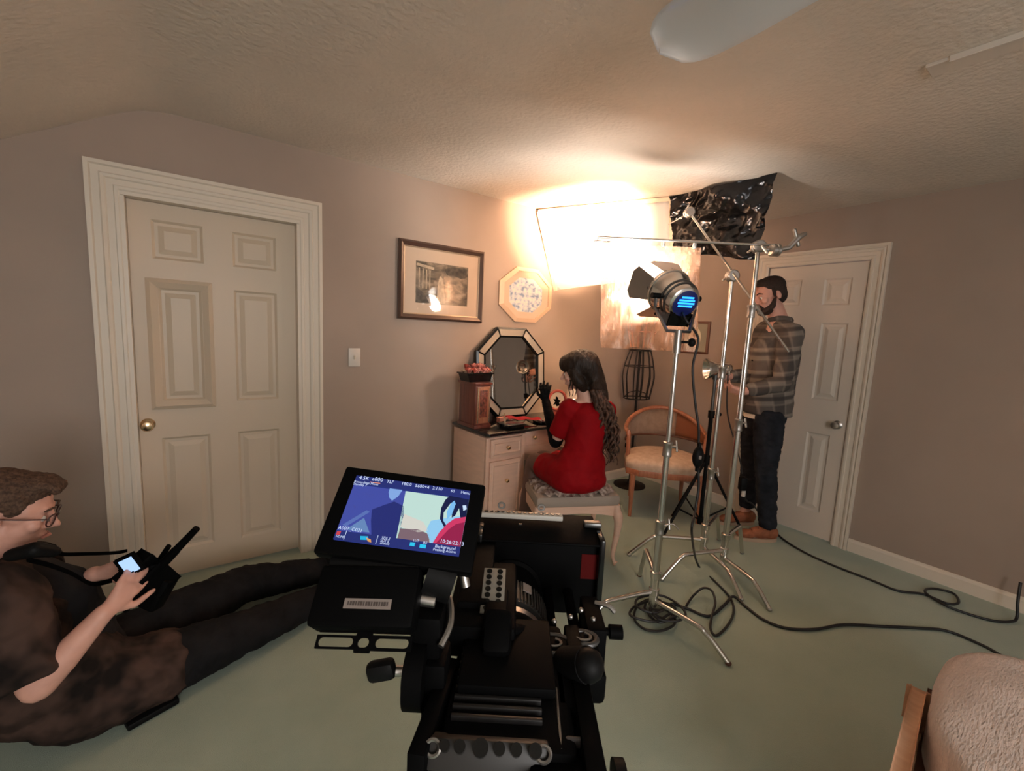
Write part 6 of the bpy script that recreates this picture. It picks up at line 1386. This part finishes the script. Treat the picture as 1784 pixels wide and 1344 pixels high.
for hh, kk, aa, s_ in ((hN, kN, aN, 1), (hF, kF, aF, 0.97)):
    b.chain([(hh, 0.118), (mid(hh, kk), 0.112), (kk, 0.086), (mid(kk, aa, 0.35), 0.078), (aa, 0.060)], (True, False), 20)
fuse('jeans', b, M['denim_k'], gu, 0.008, 4, rumple=(0.006, 12, (1.4, 1, 1)), clip=[(V3((0, 0, 0.004)), V3((0, 0, -1)))])
for aa in (aN, aF):
    b = B(); b.ell(aa + V3((0.03, 0, 0.015)), (0.058, 0.046, 0.075)); b.ell(aa + V3((0.055, 0, 0.10)), (0.040, 0.048, 0.085)); fuse('shoe', b, mrub, gu, 0.007, 3, clip=[(V3((0, 0, 0.003)), V3((0, 0, -1)))])
# camera strap, handheld camera with two antennas
ct = wthing('handheld_camera', 'black handheld camera with lit screen and long antenna held by the seated man', 'camera', camc)
ca = V3((-0.185, 1.759, 0.636)); cdir = V3((0.70, 0.20, -0.30)).normalized(); cu_ = V3((0.55, 0.1, 1)); CF = frame_of(V3((0.25, -0.8, -0.25)), cu_, camc)
CF = frame_of((0.55, 0.75, 0.0), (-0.25, 0.18, 0.9), camc)
def cb(nm_, c, s, m, parent=None, bevel=0.004): b = B(); b.box(CF @ V3(c), s, CF.to_3x3(), bevel); return obj(nm_, b, m, parent or ct)
CF = frame_of(V3((-0.50, 0.80, 0.10)), V3((-0.42, -0.22, 0.75)), camc)
cb('camera_body', (0, 0, 0), (0.110, 0.090, 0.060), mk, bevel=0.010)
sc_ = CF.to_3x3() @ V3((0, 0, 1))
cb('grip', (0.045, -0.010, -0.030), (0.036, 0.085, 0.050), mrub, bevel=0.010); cb('viewfinder', (0.0, 0.055, 0.0), (0.055, 0.036, 0.060), mk, bevel=0.008)
b = B(); b.lathe([(0, 0), (0.036, 0), (0.038, 0.05), (0.034, 0.085), (0, 0.08)], CF @ V3((0, -0.004, -0.030)), CF.to_3x3() @ Matrix.Rotation(PI, 3, 'X'), 28); obj('lens', b, mk, ct)
lcd = V3((-0.186, 1.728, 0.649))
LM = frame_of(V3((0.45, 0.62, 0.35)), V3((-0.10, -0.3, 1)), lcd)
VR = V3((0.8096, -0.585, 0.047)); VU = V3((0.0345, 0.1273, 0.991)); LM = frame_of((VR * 0.7 + VU * 0.30 + V3((0.59, 0.8, 0)) * 0.25), (VR * 0.38 + VU * 0.85), lcd)
b = B(); b.box(LM @ V3((0, 0, -0.006)), (0.050, 0.062, 0.010), LM.to_3x3(), 0.003); fl = obj('flip_screen', b, mk, ct)
b = B(); b.box(LM @ V3((0, 0, 0.0)), (0.036, 0.050, 0.002), LM.to_3x3()); obj('lit_display', b, mat('small_display', (0, 0, 0), 0.3, emit=(0.42, 0.62, 1.0), estr=0.9), fl)
an0, an1 = V3((-0.140, 1.763, 0.579)), V3((-0.011, 1.693, 0.745)); an2 = V3((-0.126, 1.802, 0.598)); an3 = V3((-0.089, 1.775, 0.668))
b = B(); b.cyl(an0, mid(an0, an1, 0.55), 0.015, 0.014, 12); b.cyl(mid(an0, an1, 0.5), an1, 0.013, 0.0105, 12); b.box(mid(an0, an1, 0.12), (0.035, 0.03, 0.06), None, 0.006); obj('antenna', b, mk, ct)
b = B(); b.cyl(an2, an3, 0.009, 0.008, 12); obj('antenna', b, mk, ct)
b = B(); b.box(V3((-0.129, 1.779, 0.518)), (0.075, 0.06, 0.105), Matrix.Rotation(0.5, 3, 'Y') @ Matrix.Rotation(-0.6, 3, 'Z'), 0.010); obj('transmitter', b, mk, ct)
def strap(pts, w_):
    b = B(); ps = spline([V3(p) for p in pts], 6); prev = None
    for p in ps:
        q = (b.bm.verts.new(p + V3((0, 0, w_))), b.bm.verts.new(p - V3((0, 0, w_))))
        if prev: b.bm.faces.new((prev[0], q[0], q[1], prev[1]))
        prev = q
    bmesh.ops.solidify(b.bm, geom=b.bm.faces[:], thickness=0.003); return obj('strap', b, M['rubber'], ct, ang=80)
strap([(-0.408, 1.686, 0.765), (-0.363, 1.678, 0.770), (-0.331, 1.729, 0.727), (-0.290, 1.786, 0.690), (-0.233, 1.856, 0.646), (-0.205, 1.885, 0.633)], 0.006)
strap([(-0.393, 1.688, 0.748), (-0.346, 1.666, 0.728), (-0.304, 1.672, 0.687), (-0.270, 1.709, 0.625), (-0.235, 1.783, 0.587)], 0.008)
b = B(); b.chain([((-0.425, 1.711, 0.758), 0.018), ((-0.375, 1.687, 0.772), 0.022), ((-0.342, 1.712, 0.745), 0.016)]); fuse('strap_pad', b, M['rubber'], ct, 0.006, 3)
b = B(); nxt = nm + V3((0.02, -0.01, -0.035)); b.tube([nxt + V3((0.075 * math.cos(a), 0.085 * math.sin(a), -0.035 * math.cos(a) - 0.01)) for a in [2 * PI * k / 24 for k in range(24)]], 0.010, 8, closed=True); obj('neck_strap', b, M['rubber'], ct)
# black case on the carpet
q0, q1 = V3((-0.231, 1.857, 0.013)), V3((-0.102, 1.902, 0.013)); dq = (q1 - q0); dq.z = 0; Lq = dq.length; Fq = frame_of(dq, V3((-dq.y, dq.x, 0)), mid(q0, q1))
t_ = wthing('flat_case', 'flat black oblong case lying on the carpet beside the seated man', 'case', (mid(q0, q1).x, mid(q0, q1).y, 0))
b = B(); b.box(Fq @ V3((0, 0, 0.001)), (Lq * 1.10, 0.060, 0.024), Fq.to_3x3(), 0.006); obj('case_body', b, mrub, t_)
b = B(); b.box(Fq @ V3((Lq * 0.40, 0.028, 0.001)), (Lq * 0.3, 0.030, 0.018), Fq.to_3x3(), 0.005); obj('case_flap', b, mrub, t_)

# parts modelled in room coordinates hang under their thing without moving
for o in list(COL.objects):
    if o.parent and o.parent.name in WINV: o.matrix_parent_inverse = WINV[o.parent.name]
